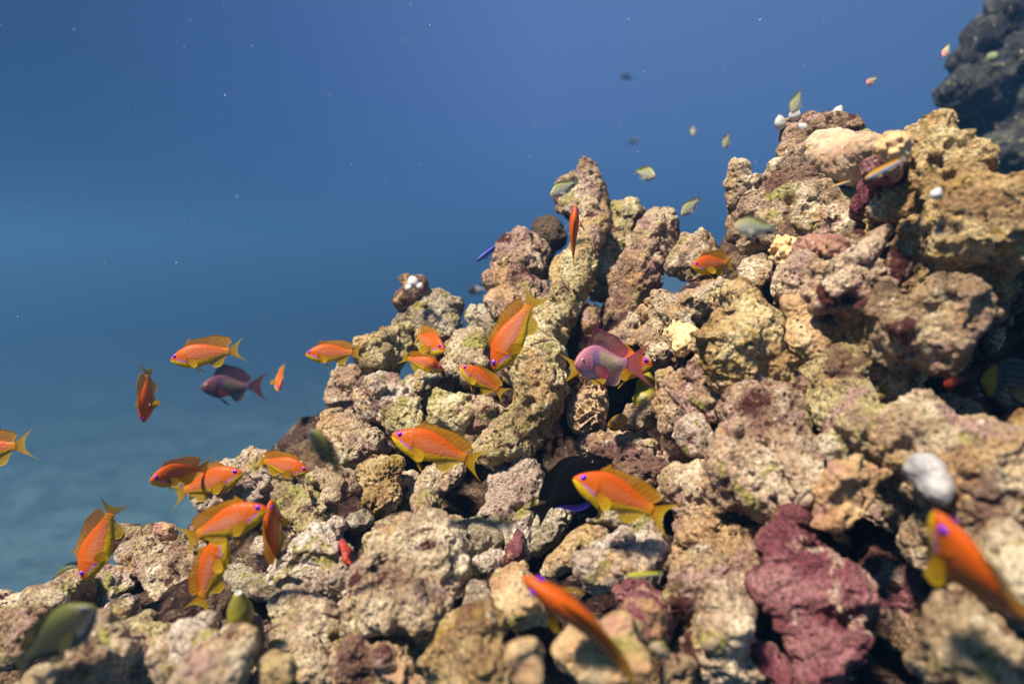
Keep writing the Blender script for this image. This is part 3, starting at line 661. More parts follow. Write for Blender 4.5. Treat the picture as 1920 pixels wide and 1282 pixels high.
def smooth_interp(t, xs, ys):
    xs = np.asarray(xs, float); ys = np.asarray(ys, float)
    m = np.gradient(ys, xs); i = np.clip(np.searchsorted(xs, t)-1, 0, len(xs)-2)
    h = xs[i+1]-xs[i]; u = (t-xs[i])/h
    return ys[i]*(2*u**3-3*u**2+1)+m[i]*h*(u**3-2*u**2+u)+ys[i+1]*(-2*u**3+3*u**2)+m[i+1]*h*(u**3-u**2)

PT = [0, .03, .07, .14, .24, .37, .5, .64, .78, .90, 1.0]
ANTH = dict(zu=[-.006, .027, .051, .087, .124, .147, .144, .119, .082, .051, .044], zl=[-.028, -.052, -.076, -.108, -.138, -.153, -.145, -.116, -.074, -.049, -.044],
            w=[.006, .022, .036, .050, .061, .063, .057, .045, .030, .018, .009], blen=.74, eye=(.098, .026, .027), tail=(.27, .20, .095), dorsal=(.24, .95, .065, .105), fil=.05, anal=(.62, .90, .105), pelv=.17, pect=.15)
MALE = dict(ANTH, dorsal=(.22, .95, .13, .085), fil=.22, zu=[-.006, .036, .070, .112, .155, .178, .170, .134, .088, .058, .050], zl=[-.03, -.058, -.086, -.12, -.158, -.178, -.170, -.134, -.086, -.056, -.050],
            tail=(.31, .26, .17), pelv=.24, pect=.17, anal=(.6, .9, .15), eye=(.10, .026, .021))
CHRO = dict(zu=[-.004, .03, .06, .105, .150, .172, .160, .122, .075, .044, .038], zl=[-.02, -.045, -.07, -.11, -.150, -.172, -.160, -.122, -.075, -.044, -.038],
            w=[.006, .022, .036, .052, .062, .063, .055, .042, .026, .015, .008], blen=.74, eye=(.10, .030, .030), tail=(.25, .16, .10), dorsal=(.30, .94, .05, .075), fil=0, anal=(.58, .92, .085), pelv=.13, pect=.15)
WRAS = dict(zu=[-.002, .016, .028, .044, .058, .064, .062, .056, .048, .042, .042], zl=[-.012, -.026, -.036, -.050, -.062, -.068, -.066, -.058, -.048, -.042, -.042],
            w=[.005, .016, .026, .036, .042, .042, .038, .031, .024, .016, .008], blen=.84, eye=(.075, .012, .013), tail=(.15, .06, .13), dorsal=(.26, .95, .022, .026), fil=0, anal=(.55, .93, .024), pelv=.06, pect=.08)
SURG = dict(CHRO, zu=[-.01, .04, .08, .135, .19, .22, .21, .165, .10, .05, .04], zl=[-.03, -.06, -.095, -.145, -.19, -.215, -.205, -.16, -.095, -.05, -.04], dorsal=(.2, .95, .06, .09), anal=(.45, .93, .09), tail=(.22, .13, .13), eye=(.12, .06, .02))

def lin(*c): return np.array(c, float)
def blend(a, b, t): return a*(1-t[..., None])+b*t[..., None]

def skin_anthias(t, h, side, rg):
    """t 0 snout..1 tail, h -1 belly..1 back"""
    o = lin(.44, .085, .003); flank = lin(.44, .125, .050); belly = lin(.55, .35, .006); back = lin(.43, .066, .002)
    c = blend(o[None], flank[None], sstep(.22, .45, t)*sstep(.75, .1, np.abs(h))*rg['pinkness'])
    c = blend(c, back[None], sstep(.35, .9, h)*0.8)
    c = blend(c, belly[None], sstep(-.28, -.66, h))
    c = blend(c, belly[None], sstep(.30, .16, t)*sstep(.0, -.38, h))
    c = blend(c, lin(.43, .16, .004)[None], sstep(.84, 1.0, t))
    ln = -0.02-1.9*(t-.11)                      # violet stripe from the eye to the pectoral base
    st = sstep(.11, .05, np.abs(h-ln+.10))*sstep(.10, .13, t)*sstep(.31, .27, t)
    return blend(c, lin(.36, .07, .50)[None], st*0.9)
def skin_male(t, h, side, rg):
    head = lin(.42, .16, .20); mid = lin(.60, .46, .30); tail = lin(.42, .17, .30); viol = lin(.30, .17, .40)
    c = blend(head[None], viol[None], sstep(.20, .34, t)*0.8)
    c = blend(c, mid[None], sstep(.36, .50, t)*sstep(1.05, .55, np.abs(h)))
    c = blend(c, tail[None], sstep(.78, .98, t))
    c = blend(c, lin(.50, .38, .46)[None], sstep(-.35, -.75, h)*sstep(.05, .2, t)*0.8)
    return blend(c, lin(.40, .14, .20)[None], sstep(.5, .9, h)*0.7)
def skin_chromis(t, h, side, rg):
    c = blend(lin(.31, .31, .24)[None], lin(.25, .25, .10)[None], sstep(.10, .7, h))
    c = blend(c, lin(.38, .34, .29)[None], sstep(-.2, -.8, h))
    return blend(c, lin(.52, .40, .16)[None], sstep(.18, .06, t)*.6)
def skin_olive(t, h, side, rg):
    c = blend(lin(.030, .032, .018)[None], lin(.085, .088, .022)[None], sstep(.2, .8, h)*sstep(.75, .3, t))
    return blend(c, lin(.11, .10, .09)[None], sstep(-.15, -.75, h)*sstep(.7, .4, t))
def skin_black(t, h, side, rg): return np.tile(lin(.004, .004, .005), (len(t), 1))
def skin_cleaner(t, h, side, rg):
    c = np.tile(lin(.05, .08, .50), (len(t), 1)); return blend(c, lin(.006, .007, .02)[None], sstep(.55, .25, np.abs(h-.1)))
def skin_two(t, h, side, rg):
    c = np.tile(lin(.45, .24, .03), (len(t), 1)); return blend(c, lin(.42, .52, .75)[None], sstep(.10, -.15, h))
def skin_lemon(t, h, side, rg):
    c = np.tile(lin(.36, .34, .03), (len(t), 1)); return blend(c, lin(.42, .48, .55)[None], sstep(-.2, -.5, h))
def skin_rose(t, h, side, rg):
    c = np.tile(lin(.60, .26, .20), (len(t), 1)); return blend(c, lin(.42, .46, .30)[None], sstep(.3, .7, t))
def skin_stripe(t, h, side, rg):
    c = blend(lin(.10, .10, .075)[None], lin(.025, .03, .03)[None], (np.sin(h*26+t*3) > 0.1).astype(float))
    return blend(c, lin(.70, .38, .01)[None], sstep(.17, .12, t))
def skin_grey(t, h, side, rg): return blend(lin(.03, .03, .035)[None], lin(.35, .36, .40)[None], sstep(.35, .55, t))

YEL = lin(.62, .43, .012); ORG = lin(.62, .20, .008)
SPECIES = {
 'anthias': (ANTH, skin_anthias, dict(dorsal=(lin(.60, .22, .006), lin(.62, .33, .02)), tail=(lin(.60, .27, .006), lin(.62, .47, .03)), anal=(lin(.54, .36, .015), YEL), pelv=(YEL, YEL), pect=(lin(.50, .24, .003), YEL)), (lin(.26, .012, .80), lin(.02, .006, .06))),
 'male': (MALE, skin_male, dict(dorsal=(lin(.42, .17, .24), lin(.40, .10, .14)), tail=(lin(.42, .17, .24), lin(.50, .12, .09)), anal=(lin(.46, .30, .38), lin(.50, .36, .32)), pelv=(lin(.46, .16, .18), lin(.52, .12, .13)), pect=(lin(.50, .20, .22), lin(.32, .03, .06))), (lin(.70, .50, .38), lin(.03, .03, .09))),
 'chromis': (CHRO, skin_chromis, dict(dorsal=(lin(.24, .25, .09), lin(.28, .30, .15)), tail=(lin(.34, .36, .33), lin(.20, .22, .24)), anal=(lin(.34, .34, .31), lin(.3, .31, .31)), pelv=(lin(.6, .6, .58), lin(.6, .6, .58)), pect=(lin(.5, .5, .4), lin(.55, .55, .5))), (lin(.62, .60, .48), lin(.01, .01, .012))),
 'olive': (CHRO, skin_olive, dict(dorsal=(lin(.05, .055, .02), lin(.035, .04, .02)), tail=(lin(.07, .07, .04), lin(.09, .09, .05)), anal=(lin(.05, .05, .03),)*2, pelv=(lin(.08, .08, .05),)*2, pect=(lin(.09, .09, .04),)*2), (lin(.10, .10, .14), lin(.004, .004, .010))),
 'black': (SURG, skin_black, dict(dorsal=(lin(.004, .004, .005),)*2, tail=(lin(.004, .004, .005), lin(.006, .006, .008)), anal=(lin(.004, .004, .006), lin(.016, .010, .12)), pelv=(lin(.004, .004, .005),)*2, pect=(lin(.006, .006, .006),)*2), (lin(.02, .02, .02), lin(.003, .003, .003))),
 'cleaner': (WRAS, skin_cleaner, dict(dorsal=(lin(.03, .05, .30), lin(.08, .12, .60)), tail=(lin(.01, .01, .03), lin(.06, .10, .6)), anal=(lin(.03, .05, .3), lin(.08, .12, .6)), pelv=(lin(.1, .12, .3),)*2, pect=(lin(.1, .12, .3),)*2), (lin(.1, .1, .15), lin(.004, .004, .006))),
 'two': (WRAS, skin_two, dict(dorsal=(lin(.5, .3, .04),)*2, tail=(lin(.5, .4, .2), lin(.5, .5, .5)), anal=(lin(.45, .5, .65),)*2, pelv=(lin(.5, .5, .55),)*2, pect=(lin(.5, .4, .2),)*2), (lin(.4, .3, .2), lin(.01, .01, .01))),
 'lemon': (WRAS, skin_lemon, dict(dorsal=(lin(.4, .38, .05),)*2, tail=(lin(.45, .45, .2),)*2, anal=(lin(.4, .45, .5),)*2, pelv=(lin(.5, .5, .5),)*2, pect=(lin(.45, .45, .2),)*2), (lin(.3, .3, .2), lin(.01, .01, .01))),
 'stripe': (dict(SURG, eye=(.17, .05, .018)), skin_stripe, dict(dorsal=(lin(.04, .04, .035),)*2, tail=(lin(.05, .05, .04),)*2, anal=(lin(.04, .04, .035),)*2, pelv=(lin(.05, .05, .04),)*2, pect=(lin(.08, .08, .05),)*2), (lin(.06, .06, .04), lin(.003, .003, .003))),
 'grey': (CHRO, skin_grey, dict(dorsal=(lin(.08, .08, .09),)*2, tail=(lin(.3, .3, .33),)*2, anal=(lin(.2, .2, .22),)*2, pelv=(lin(.1, .1, .1),)*2, pect=(lin(.1, .1, .1),)*2), (lin(.1, .1, .1), lin(.01, .01, .01))),
}
SPECIES['rose'] = (CHRO, skin_rose, SPECIES['chromis'][2], SPECIES['chromis'][3])

def fin_sheet(base, tip, cb, ct, m=8, th=.0035, curl=None, tipth=.25):
    """base, tip (n,3): rays from base to tip; a thin closed web with two faces"""
    n = len(base); u = np.linspace(0, 1, m)
    G = base[:, None]*(1-u[None, :, None])+tip[:, None]*u[None, :, None]
    if curl is not None: G = G+curl[None, None, :]*(u*u)[None, :, None]
    du = np.gradient(G, axis=0); dv = np.gradient(G, axis=1)
    N_ = np.cross(du, dv); N_ /= np.maximum(np.linalg.norm(N_, axis=2, keepdims=True), 1e-9)
    ray = 1+0.35*np.cos(np.arange(n)*math.pi)
    T = th*(1-(1-tipth)*u)[None, :]*ray[:, None]
    F = G+N_*T[..., None]*.5; Bk = G-N_*T[..., None]*.5
    v = np.concatenate([F.reshape(-1, 3), Bk.reshape(-1, 3)]); o = n*m
    i = np.arange(o).reshape(n, m); q = []
    a = np.stack([i[:-1, :-1], i[1:, :-1], i[1:, 1:], i[:-1, 1:]], -1).reshape(-1, 4); q += [a, a[:, ::-1]+o]
    def rim(e): return np.stack([e[:-1], e[:-1]+o, e[1:]+o, e[1:]], 1)
    q += [rim(i[:, -1]), rim(i[::-1, 0]), rim(i[0, :]), rim(i[-1, ::-1])]
    c = cb[None, None]*(1-u[None, :, None])+ct[None, None]*u[None, :, None]
    c = np.broadcast_to(c, (n, m, 3))*(1+0.14*np.cos(np.arange(n)*math.pi))[:, None, None]
    c = c.reshape(-1, 3)
    return v, np.concatenate(q), np.concatenate([c, c])

def fish(species, name, label, cat, pos, d, Lpx, head, yaw=0.0, up=(90, 0), bend=0.0, group=None, dorsal=1.0, spread=1.0, pink=1.0, seed=0, dim=1.0):
    pr, skin, fc, ec = SPECIES[species]
    rg = np.random.default_rng(seed+int(abs(pos[0]))); opt = dict(pinkness=pink)
    L = 1.10*Lpx*d/FX/max(0.35, math.cos(rad(yaw)))
    a = rad(head); y = rad(yaw)
    fv = math.cos(y)*(math.cos(a)*CR+math.sin(a)*CU)-math.sin(y)*CF
    b, g = rad(up[0]), rad(up[1])
    u0 = math.cos(g)*(math.cos(b)*CR+math.sin(b)*CU)-math.sin(g)*CF
    uv = u0-fv*np.dot(u0, fv); uv /= np.linalg.norm(uv); lv = np.cross(uv, fv)
    ctr = P(pos[0], pos[1], d)
    root = bpy.data.objects.new(name, None); COL.objects.link(root); root.empty_display_size = 0.01
    root.location = tuple(ctr)
    tag(root, label, cat, group)
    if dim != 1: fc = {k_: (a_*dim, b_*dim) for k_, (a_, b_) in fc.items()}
    BL = pr['blen']; sgn = 1 if bend >= 0 else -1
    # centre line after bending
    ss = np.linspace(0, 1.15, 240); th = bend*np.clip(ss-0.22, 0, None)**1.25*1.25
    xs = -np.cumsum(np.cos(th))*(ss[1]-ss[0]); ys = np.cumsum(np.sin(th))*(ss[1]-ss[0])
    mid = np.argmin(np.abs(ss-.45)); x0, y0 = xs[mid], ys[mid]
    tm = th[mid]
    def place(v):
        """straight fish space (x = .5 at the snout, tail at -.5, y left, z up) -> bent -> world offset"""
        s = .5-v[:, 0]
        tt = np.interp(s, ss, th); cx = np.interp(s, ss, xs)-x0; cy = np.interp(s, ss, ys)-y0
        ext = np.minimum(s, 0); cx = cx-ext
        X = cx+v[:, 1]*np.sin(tt); Y = cy+v[:, 1]*np.cos(tt)
        Xr = X*math.cos(tm*.6)-Y*math.sin(tm*.6); Yr = X*math.sin(tm*.6)+Y*math.cos(tm*.6)
        return L*(Xr[:, None]*fv+Yr[:, None]*lv+v[:, 2:3]*uv)
    zu = lambda t: smooth_interp(t, PT, pr['zu']); zl = lambda t: smooth_interp(t, PT, pr['zl']); wd = lambda t: smooth_interp(t, PT, pr['w'])
    nt_, na = 84, 56
    t = np.linspace(0, 1, nt_)**1.15; ang = np.linspace(0, 2*math.pi, na, endpoint=False)
    zc = (zu(t)+zl(t))/2; hz = (zu(t)-zl(t))/2
    ca, sa = np.cos(ang), np.sin(ang)
    Y = wd(t)[:, None]*np.sign(ca)*np.abs(ca)**0.9; Z = zc[:, None]+hz[:, None]*np.sign(sa)*np.abs(sa)**1.06
    X = np.broadcast_to(.5-t[:, None]*BL, Y.shape)
    # gill cover edge and mouth
    hh = np.broadcast_to(sa, Y.shape); tt2 = np.broadcast_to(t[:, None], Y.shape)
    ge = .255+.03*(1-hh**2)-.02*hh
    Y = Y*(1+0.07*sstep(.03, 0, np.abs(tt2-ge+.012))*sstep(.7, .3, np.abs(hh)))
    Y = Y*(1-0.35*sstep(.06, .02, tt2)*sstep(.16, .04, np.abs(hh+.25)))
    v = np.stack([X, Y, Z], -1).reshape(-1, 3)
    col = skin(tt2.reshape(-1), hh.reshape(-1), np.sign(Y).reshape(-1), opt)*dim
    i = np.arange(nt_*na).reshape(nt_, na); j = np.roll(i, -1, 1)
    q = np.stack([i[:-1], j[:-1], j[1:], i[1:]], -1).reshape(-1, 4)
    nb = len(v); v = np.concatenate([v, [[.5+.002, 0, zc[0]], [.5-BL-.004, 0, zc[-1]]]]); col = np.concatenate([col, col[:1], col[-1:]])
    cap = np.concatenate([np.stack([np.full(na//2, nb), i[0, 1::2], i[0, 0::2], np.roll(i[0, 1::2], 1)], 1)[:, [0, 3, 2, 1]],
                          np.stack([np.full(na//2, nb+1), np.roll(i[-1, 1::2], 1), i[-1, 0::2], i[-1, 1::2]], 1)[:, [0, 3, 2, 1]]])
    mesh_obj('body', place(v), np.concatenate([q[:, ::-1], cap]), M['black_skin'] if species == 'black' else M['skin'], root, col)
    def F(nm, base, tip, k, **kw):
        vv, qq, cc = fin_sheet(np.asarray(base), np.asarray(tip), *fc[k], **kw)
        mesh_obj(nm, place(vv), qq, M['black_fin'] if species == 'black' else M['fin'], root, cc)
    # dorsal
    ta, tb, h1, h2 = pr['dorsal']; n = 26
    s = np.linspace(0, 1, n); tq = ta+(tb-ta)*s
    bz = zu(tq)-.008
    hgt = (h1*(0.45+0.55*np.sin(math.pi*np.clip(s*2.2, 0, 1)*.5))*sstep(.75, .45, s)+h2*sstep(.4, .74, s)*(1-.35*sstep(.86, 1, s)))*dorsal
    if species == 'male': hgt = (0.16*sstep(0, .08, s)*sstep(1.1, .1, s)+.07*sstep(.3, .7, s)*(1-.5*sstep(.9, 1, s)))*dorsal+.02
    sp = np.zeros(n)
    if pr['fil']: sp[2] = pr['fil']*dorsal; sp[1] = sp[3] = pr['fil']*.25*dorsal
    hgt = hgt+.008+sp
    bx = .5-tq*BL
    lean = .38+.5*s
    F('dorsal_fin', np.stack([bx, 0*bx, bz], 1), np.stack([bx-hgt*lean, 0*bx+.01*np.sin(s*6+seed), bz+hgt], 1), 'dorsal', m=7)
    # anal
    ta, tb, h1 = pr['anal']; n = 14; s = np.linspace(0, 1, n); tq = ta+(tb-ta)*s; bz = zl(tq)+.008; bx = .5-tq*BL
    hgt = h1*(.55+.6*np.sin(math.pi*np.clip(s*1.1+.12, 0, 1)))*(1-.45*s)
    F('anal_fin', np.stack([bx, 0*bx, bz], 1), np.stack([bx-hgt*(.65+.35*s), 0*bx, bz-hgt*.85], 1), 'anal', m=6)
    # tail
    tl, tz, fork = pr['tail']; n = 29; s = np.linspace(-1, 1, n)
    bx = .5-BL+.012+0*s; bz = s*(zu(np.array([1.]))[0])*.92
    tx = .5-BL-(fork+(tl-fork)*np.abs(s)**1.7); tzv = tz*np.sign(s)*np.abs(s)**.8
    F('tail_fin', np.stack([bx, 0*bx, bz], 1), np.stack([tx, 0*bx, tzv], 1), 'tail', m=10, th=.006, tipth=.15)
    # paired fins
    for sd in (1, -1):
        n = 11; s = np.linspace(0, 1, n); ln = pr['pelv']
        bx = .5-BL*(.30+.055*s); w0 = float(wd(np.array([.33]))[0])*.45
        bz = zl(np.array([.34]))[0]+.016+0*s
        an = rad(-20-20*s); r = ln*(.50+.60*np.sin(math.pi*(s*.60+.02)))*spread
        F('pelvic_fin', np.stack([bx, sd*(w0-.006*s), bz], 1), np.stack([bx-r*np.cos(an)*.8, sd*(w0+.03+.03*s)+0*r, bz+r*np.sin(an)*.85], 1), 'pelv', m=6)
        ln = pr['pect']; tq = np.full(n, .29); w1 = float(wd(np.array([.29]))[0])
        bz = -.025-.05*s; an = rad(-4-36*s); r = ln*(.66+.5*np.sin(math.pi*(s*.8+.1)))
        bx = .5-BL*.295+0*s
        F('pectoral_fin', np.stack([bx, sd*(w1*.93+0*s), bz], 1), np.stack([bx-r*np.cos(an)*.86, sd*(w1+r*.36*spread), bz+r*np.sin(an)], 1), 'pect', m=7)
    # eyes
    te, ze, re = pr['eye']
    hw = float(wd(np.array([te]))[0]); zc_ = float((zu(np.array([te]))+zl(np.array([te])))[0]/2); hz_ = float((zu(np.array([te]))-zl(np.array([te])))[0]/2)
    k = np.clip((ze-zc_)/hz_, -.9, .9); ys_ = hw*math.sqrt(1-k*k)
    pa = np.linspace(0, math.pi/2, 9); n = 20
    for sd in (1, -1):
        for nm, r_, fl, ot in (('eye', re, .55, 0.0), ('pupil', re*.56, .5, re*.40)):
            prof = [(max(r_*math.sin(x), 1e-6), r_*fl*math.cos(x)) for x in pa[::-1]]
            e, f2 = lathe(prof, n)
            w = np.stack([.5-te*BL+e[:, 0], sd*(ys_-re*.16+ot+e[:, 2]), ze+e[:, 1]], 1)
            rr = np.hypot(e[:, 0], e[:, 1])/r_
            if nm == 'eye': cc = blend(ec[1][None], ec[0][None], sstep(.40, .60, rr)); cc = blend(cc, ec[0][None]*.45, sstep(.93, 1.0, rr))
            else: cc = np.tile(ec[1]*.3, (len(e), 1))
            o = mesh_obj(nm, place(w), f2[:, ::sd], M['eye'], root if nm == 'eye' else eo, cc)
            if nm == 'eye': eo = o
    return root

OF = 'orange reef fish swimming over the coral'
A = 'orange_reef_fish'
for i, (lab, pos, d, L, hd, yw, kw) in enumerate([
 ('orange fish with raised first dorsal spine, highest of those in open blue water', (388, 664), .66, 130, 188, 8, dict(dorsal=1.25)),
 ('orange fish diving straight down in the blue water at left, seen from above', (277, 737), .66, 108, 268, 10, dict(up=(180, 72), bend=-.6)),
 ('orange fish facing left at the skyline, tail before the pale green boulder', (627, 662), .70, 106, 181, 5, dict(bend=.25)),
 ('smallest orange fish, alone in blue water left of the reef, turned to the viewer', (523, 706), .85, 50, 290, 48, dict(up=(60, 0), bend=.4)),
 ('orange fish facing the viewer head on at left, overlapping another orange fish', (338, 886), .62, 62, 186, 60, dict(bend=.5)),
 ('orange fish facing right with clear scale rows and an overlapping neighbour', (388, 906), .64, 146, 19, 4, dict(dorsal=1.2)),
 ('orange fish facing right just above the pale pitted boulder', (527, 872), .64, 110, -10, 8, dict(bend=.3)),
 ('larger blurred pinkish orange fish facing right above the upright one', (420, 982), .43, 172, 22, 0, dict(pink=1.6)),
 ('upright orange fish with its tail pointing straight down, under the larger blurred one', (394, 1074), .465, 158, 70, 5, dict(up=(165, 0), pink=1.4)),
 ('slim orange fish seen from above, head up, in front of the olive boulder', (513, 1004), .50, 142, 92, 12, dict(up=(180, 74), bend=-.45)),
 ('orange fish diving head down at far left with its tail curled to the right', (190, 1008), .50, 158, 250, 8, dict(up=(150, 12), bend=.85)),
 ('orange fish cut off by the left edge of the frame, only its tail visible', (-20, 843), .60, 160, 188, 0, dict()),
 ('orange fish facing right, partly hidden behind a smaller one near the skyline', (791, 680), .66, 86, -16, 5, dict(up=(80, 0))),
 ('small orange fish turned towards the viewer in front of another near the skyline', (800, 640), .62, 78, -22, 50, dict(up=(80, 0), bend=.5)),
 ('deep orange fish facing left, head up, beside the dull pink knob', (906, 714), .57, 102, 147, 5, dict()),
 ('steeply diving pinkish orange fish in front of the leaning branch', (966, 620), .50, 170, 240, 0, dict(up=(150, 0), pink=1.6)),
 ('large orange fish facing left in the middle, below the green dimpled knob', (820, 842), .50, 178, 161, 3, dict()),
 ('large orange fish facing left in front of the black fish', (1166, 932), .43, 200, 156, 4, dict(bend=.35, pink=.5)),
 ('orange fish seen from above with its head up, before the topmost spire', (1075, 447), .64, 122, 88, 12, dict(up=(185, 82), bend=-.25, spread=1.3)),
 ('orange fish with a bright yellow belly facing left near the stout column', (1338, 496), .56, 96, 186, 28, dict(dorsal=1.15, spread=1.2)),
 ('orange fish facing right, mostly hidden behind the purple fish', (1140, 686), .585, 166, 4, 3, dict()),
 ('low front orange fish bending down to the right, blurred, near the bottom', (1106, 1176), .31, 320, 138, 5, dict(up=(50, 70), bend=.75, pink=.3)),
 ('banana curved orange fish, very blurred, cut by the right edge', (1842, 1104), .27, 350, 128, 5, dict(up=(40, 80), bend=-1.5, pink=.1)),
]):
    fish('anthias', A, lab, 'fish', pos, d, L, hd, yw, group=OF, seed=i, **kw)
PU = 'purple male reef fish'
fish('male', 'purple_reef_fish', 'purple and cream fish with a red tail in front of an orange fish', 'fish', (1134, 680), .55, 128, 178, 38, group=PU, bend=.75, seed=1)
fish('male', 'purple_reef_fish', 'blurred purple fish, colour dulled for haze, in the blue water below an orange one', 'fish', (432, 724), .95, 84, 178, 38, group=PU, bend=.75, seed=2, dim=.34)  # dim darkens the colours to imitate distance and haze
CG = 'small pale damselfish over the reef crest'
for i, (sp, lab, pos, d, L, hd, yw, kw) in enumerate([
 ('chromis', 'pale damselfish with a black edged tail in front of the topmost spire', (1058, 352), .68, 62, 210, 12, dict(bend=.3)),
 ('chromis', 'pale damselfish turned to the viewer in the blue between spire and overhang', (1208, 325), .80, 38, -35, 52, dict()),
 ('chromis', 'pale yellowish damselfish just above the stout column top', (1296, 386), .76, 54, 222, 10, dict()),
 ('chromis', 'tiniest pale damselfish high in the blue, thin and edge on', (1300, 244), 1.1, 27, 255, 30, dict(up=(170, 20))),
 ('chromis', 'tiny yellowish damselfish right of the tiniest one', (1363, 263), 1.0, 38, 245, 20, dict(up=(150, 20))),
 ('chromis', 'largest and most blurred pale damselfish in front of the overhang', (1417, 426), .36, 86, 178, 5, dict()),
 ('chromis', 'blurred pale damselfish just above the white sea squirts', (1494, 190), .42, 56, 246, 10, dict(up=(150, 10))),
 ('rose', 'tiny pinkish damselfish between the sea squirts and the dark outcrop', (1636, 151), .95, 32, 212, 10, dict()),
 ('rose', 'tiny orange tinted damselfish next to the dark outcrop at the top right', (1775, 94), .95, 36, 240, 10, dict(up=(150, 0))),
]):
    fish(sp, 'pale_damselfish', lab, 'fish', pos, d, L, hd, yw, group=CG, seed=i+50, **kw)
fish('cleaner', 'cleaner_wrasse', 'black and electric blue striped slim fish poking out behind the rounded column', 'fish', (918, 471), .80, 66, 218, 5, bend=.6)
fish('two', 'slender_wrasse', 'slim blurred fish with golden back and pale blue belly by the golden boulder', 'fish', (1657, 317), .40, 84, 207, 5)
fish('two', 'slender_wrasse', 'small slim fish with yellow back and white belly under the cushion coral', 'fish', (1574, 346), .53, 40, 200, 5)
fish('lemon', 'slender_wrasse', 'small yellow green slim fish with pale blue edge by the whitish pink boulder', 'fish', (1205, 1077), .36, 66, 182, 5)
OG = 'dark olive damselfish'
fish('olive', 'olive_damselfish', 'large blurred dark olive fish rising from the bottom left corner', 'fish', (100, 1196), .34, 215, 37, 5, group=OG, up=(115, 0))
fish('olive', 'olive_damselfish', 'hazy greenish fish behind the curled orange fish at far left', 'fish', (152, 1074), .95, 105, 192, 5, group=OG)
fish('olive', 'olive_damselfish', 'dark blurred fish pointing up left in front of the pale tan boulder', 'fish', (610, 846), .36, 104, 124, 5, group=OG, up=(30, 20))
fish('black', 'black_reef_fish', 'velvety black fish with a thin violet fin edge behind the front orange fish', 'fish', (1066, 916), .50, 168, 40, 5, up=(120, 0))
fish('stripe', 'striped_reef_fish', 'shade-dimmed fish with fine stripes and a bright yellow snout at the right edge', 'fish', (1925, 722), .47, 200, 172, 10, dim=.45)  # dim darkens skin and fins in place of shade from the cave
DG = 'distant dark fish in the open water'
fish('grey', 'distant_fish', 'blurred half dark half pale fish left of the rounded column', 'fish', (897, 543), 1.6, 42, 185, 20, group=DG)
fish('olive', 'distant_fish', 'faint dark fish shape high in the open water', 'fish', (1175, 145), 5.5, 28, 180, 20, group=DG)
fish('olive', 'distant_fish', 'faint small dark fish shape above the spire in open water', 'fish', (1187, 266), 5.5, 22, 10, 30, group=DG)

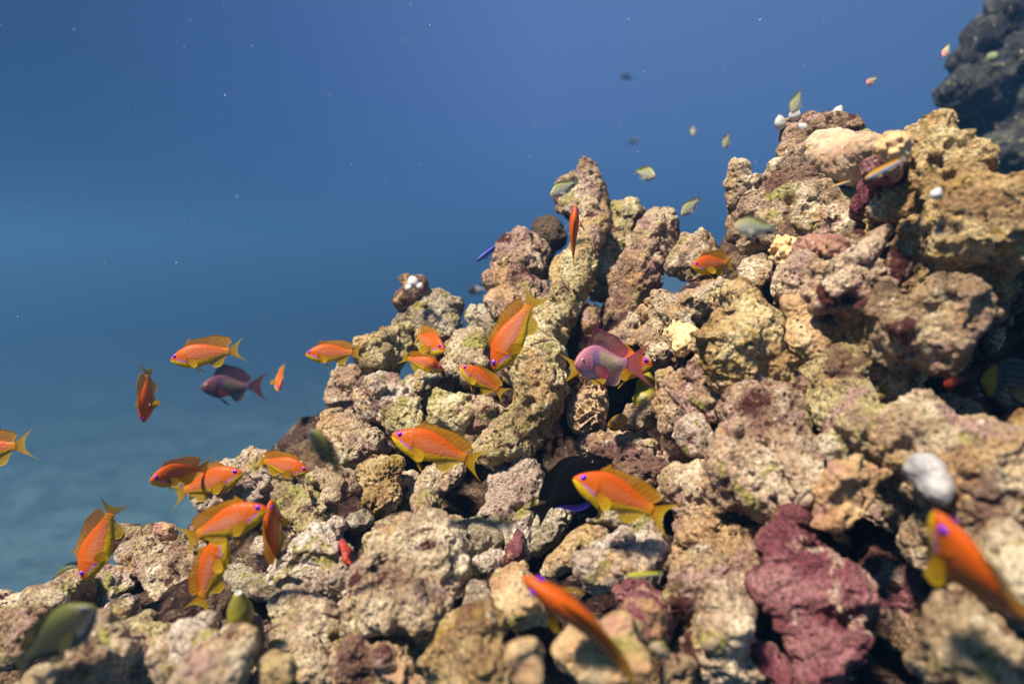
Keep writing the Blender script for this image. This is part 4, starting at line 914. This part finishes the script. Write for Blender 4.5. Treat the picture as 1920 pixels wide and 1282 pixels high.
# ------------------------------------------------------------------ outcrop coloured dark for shade behind, specks in the water
def outcrop():
    C, R = [], []
    for x, y, r, d in [(1830,180,52,1.5),(1880,120,70,1.5),(1930,60,80,1.55),(1900,220,80,1.5),(1800,178,28,1.45),(1960,300,90,1.5),(1900,300,62,1.42),(2020,160,120,1.6),(1910,360,70,1.45),(2040,360,150,1.6),
                       (1860,90,44,1.5),(1990,480,150,1.6),(1980,650,160,1.6),(2100,560,190,1.7),(1890,30,36,1.5),(2030,830,190,1.7),(2060,1080,230,1.75),(2000,1350,260,1.8)]:
        C.append(P(x, y, d+r*d/FX)); R.append(r*d/FX)
    rg = np.random.default_rng(5); m = len(C)
    for j in range(420):
        i = rg.integers(m); u = rg.normal(size=3); u /= np.linalg.norm(u); rr = rg.uniform(.008, .030)
        C.append(C[i]+u*R[i]*rg.uniform(.96, 1.06)); R.append(rr)
    v, q = blob(C, R, .0045, .006); n = vnormals(v, q)
    v = v+n*(.010*fbm(v, 22, 4, 4)+.004*fbm(v, 90, 9, 2))[:, None].astype(np.float32)
    o = tag(mesh_obj('coral_outcrop', v, q, M['dark'], origin=P(1900, 300, 1.6)), 'knobbly coral outcrop, coloured dark for shade, looming in the top right corner', 'coral')
    f = N_ = None
    for j in range(90):                         # pale polyps growing on it, parts of the outcrop
        i = int(rg.integers(len(v)))
        if np.dot(n[i], CF) > -0.1 or v[i] @ CR > P(2000, 300, 1.5) @ CR: continue
        b, fq = lathe([(1e-5, -.004), (.006, -.002), (.0085, .003), (.007, .008), (1e-5, .010)], 10)
        b = b*rg.uniform(.7, 1.7)
        b = b@basis(n[i].astype(float)).T+v[i]-np.array(o.location)
        mesh_obj('polyp', b, fq, M['polyp'], o)
M['polyp'] = simple_mat('pale polyp', (0.24, 0.28, 0.14), (0.13, 0.16, 0.09), 90, 0.7)
outcrop()

def specks():
    V, F_ = [], []; rg = np.random.default_rng(11); k = 0
    b = np.array([(1,0,0),(-1,0,0),(0,1,0),(0,-1,0),(0,0,1),(0,0,-1)], float)
    f = np.array([(0,2,4),(2,1,4),(1,3,4),(3,0,4),(2,0,5),(1,2,5),(3,1,5),(0,3,5)])
    for j in range(520):
        d = rg.uniform(.35, 1.0)**1.0*rg.choice([1, 1, 1.6]); p = P(rg.uniform(-300, 2200), rg.uniform(-200, 1200), d)
        V.append(p+b*rg.uniform(.00016, .00060)*(2.0 if rg.random() < .06 else 1)*rg.uniform(.6, 1.4, 3)); F_.append(f+6*k); k += 1
    tag(mesh_obj('plankton', np.concatenate(V), np.concatenate(F_), M['snow']), 'fine pale specks of plankton drifting in the blue water', 'plankton', kind='stuff')
specks()

# ------------------------------------------------------------------ the water between things
def haze():
    lo, hi = np.array((-60., -4., -9.)), np.array((60., 75., 1.3))
    v = np.array([(x, y, z) for x in (lo[0], hi[0]) for y in (lo[1], hi[1]) for z in (lo[2], hi[2])])
    f = np.array([(0,1,3,2),(4,6,7,5),(0,4,5,1),(2,3,7,6),(0,2,6,4),(1,5,7,3)])
    m = bpy.data.materials.new('water haze'); m.use_nodes = True; t = m.node_tree; t.nodes.clear()
    o = t.nodes.new('ShaderNodeOutputMaterial'); p = t.nodes.new('ShaderNodeVolumePrincipled')
    p.inputs['Color'].default_value = (0.150, 0.425, 0.850, 1); p.inputs['Density'].default_value = HAZE
    p.inputs['Anisotropy'].default_value = 0.5
    t.links.new(p.outputs[0], o.inputs['Volume'])
    ob = mesh_obj('haze', v, f, m, smooth=False)
    tag(ob, 'blue water that fades the far seabed', 'water', kind='stuff')
HAZE = 0.075
haze()
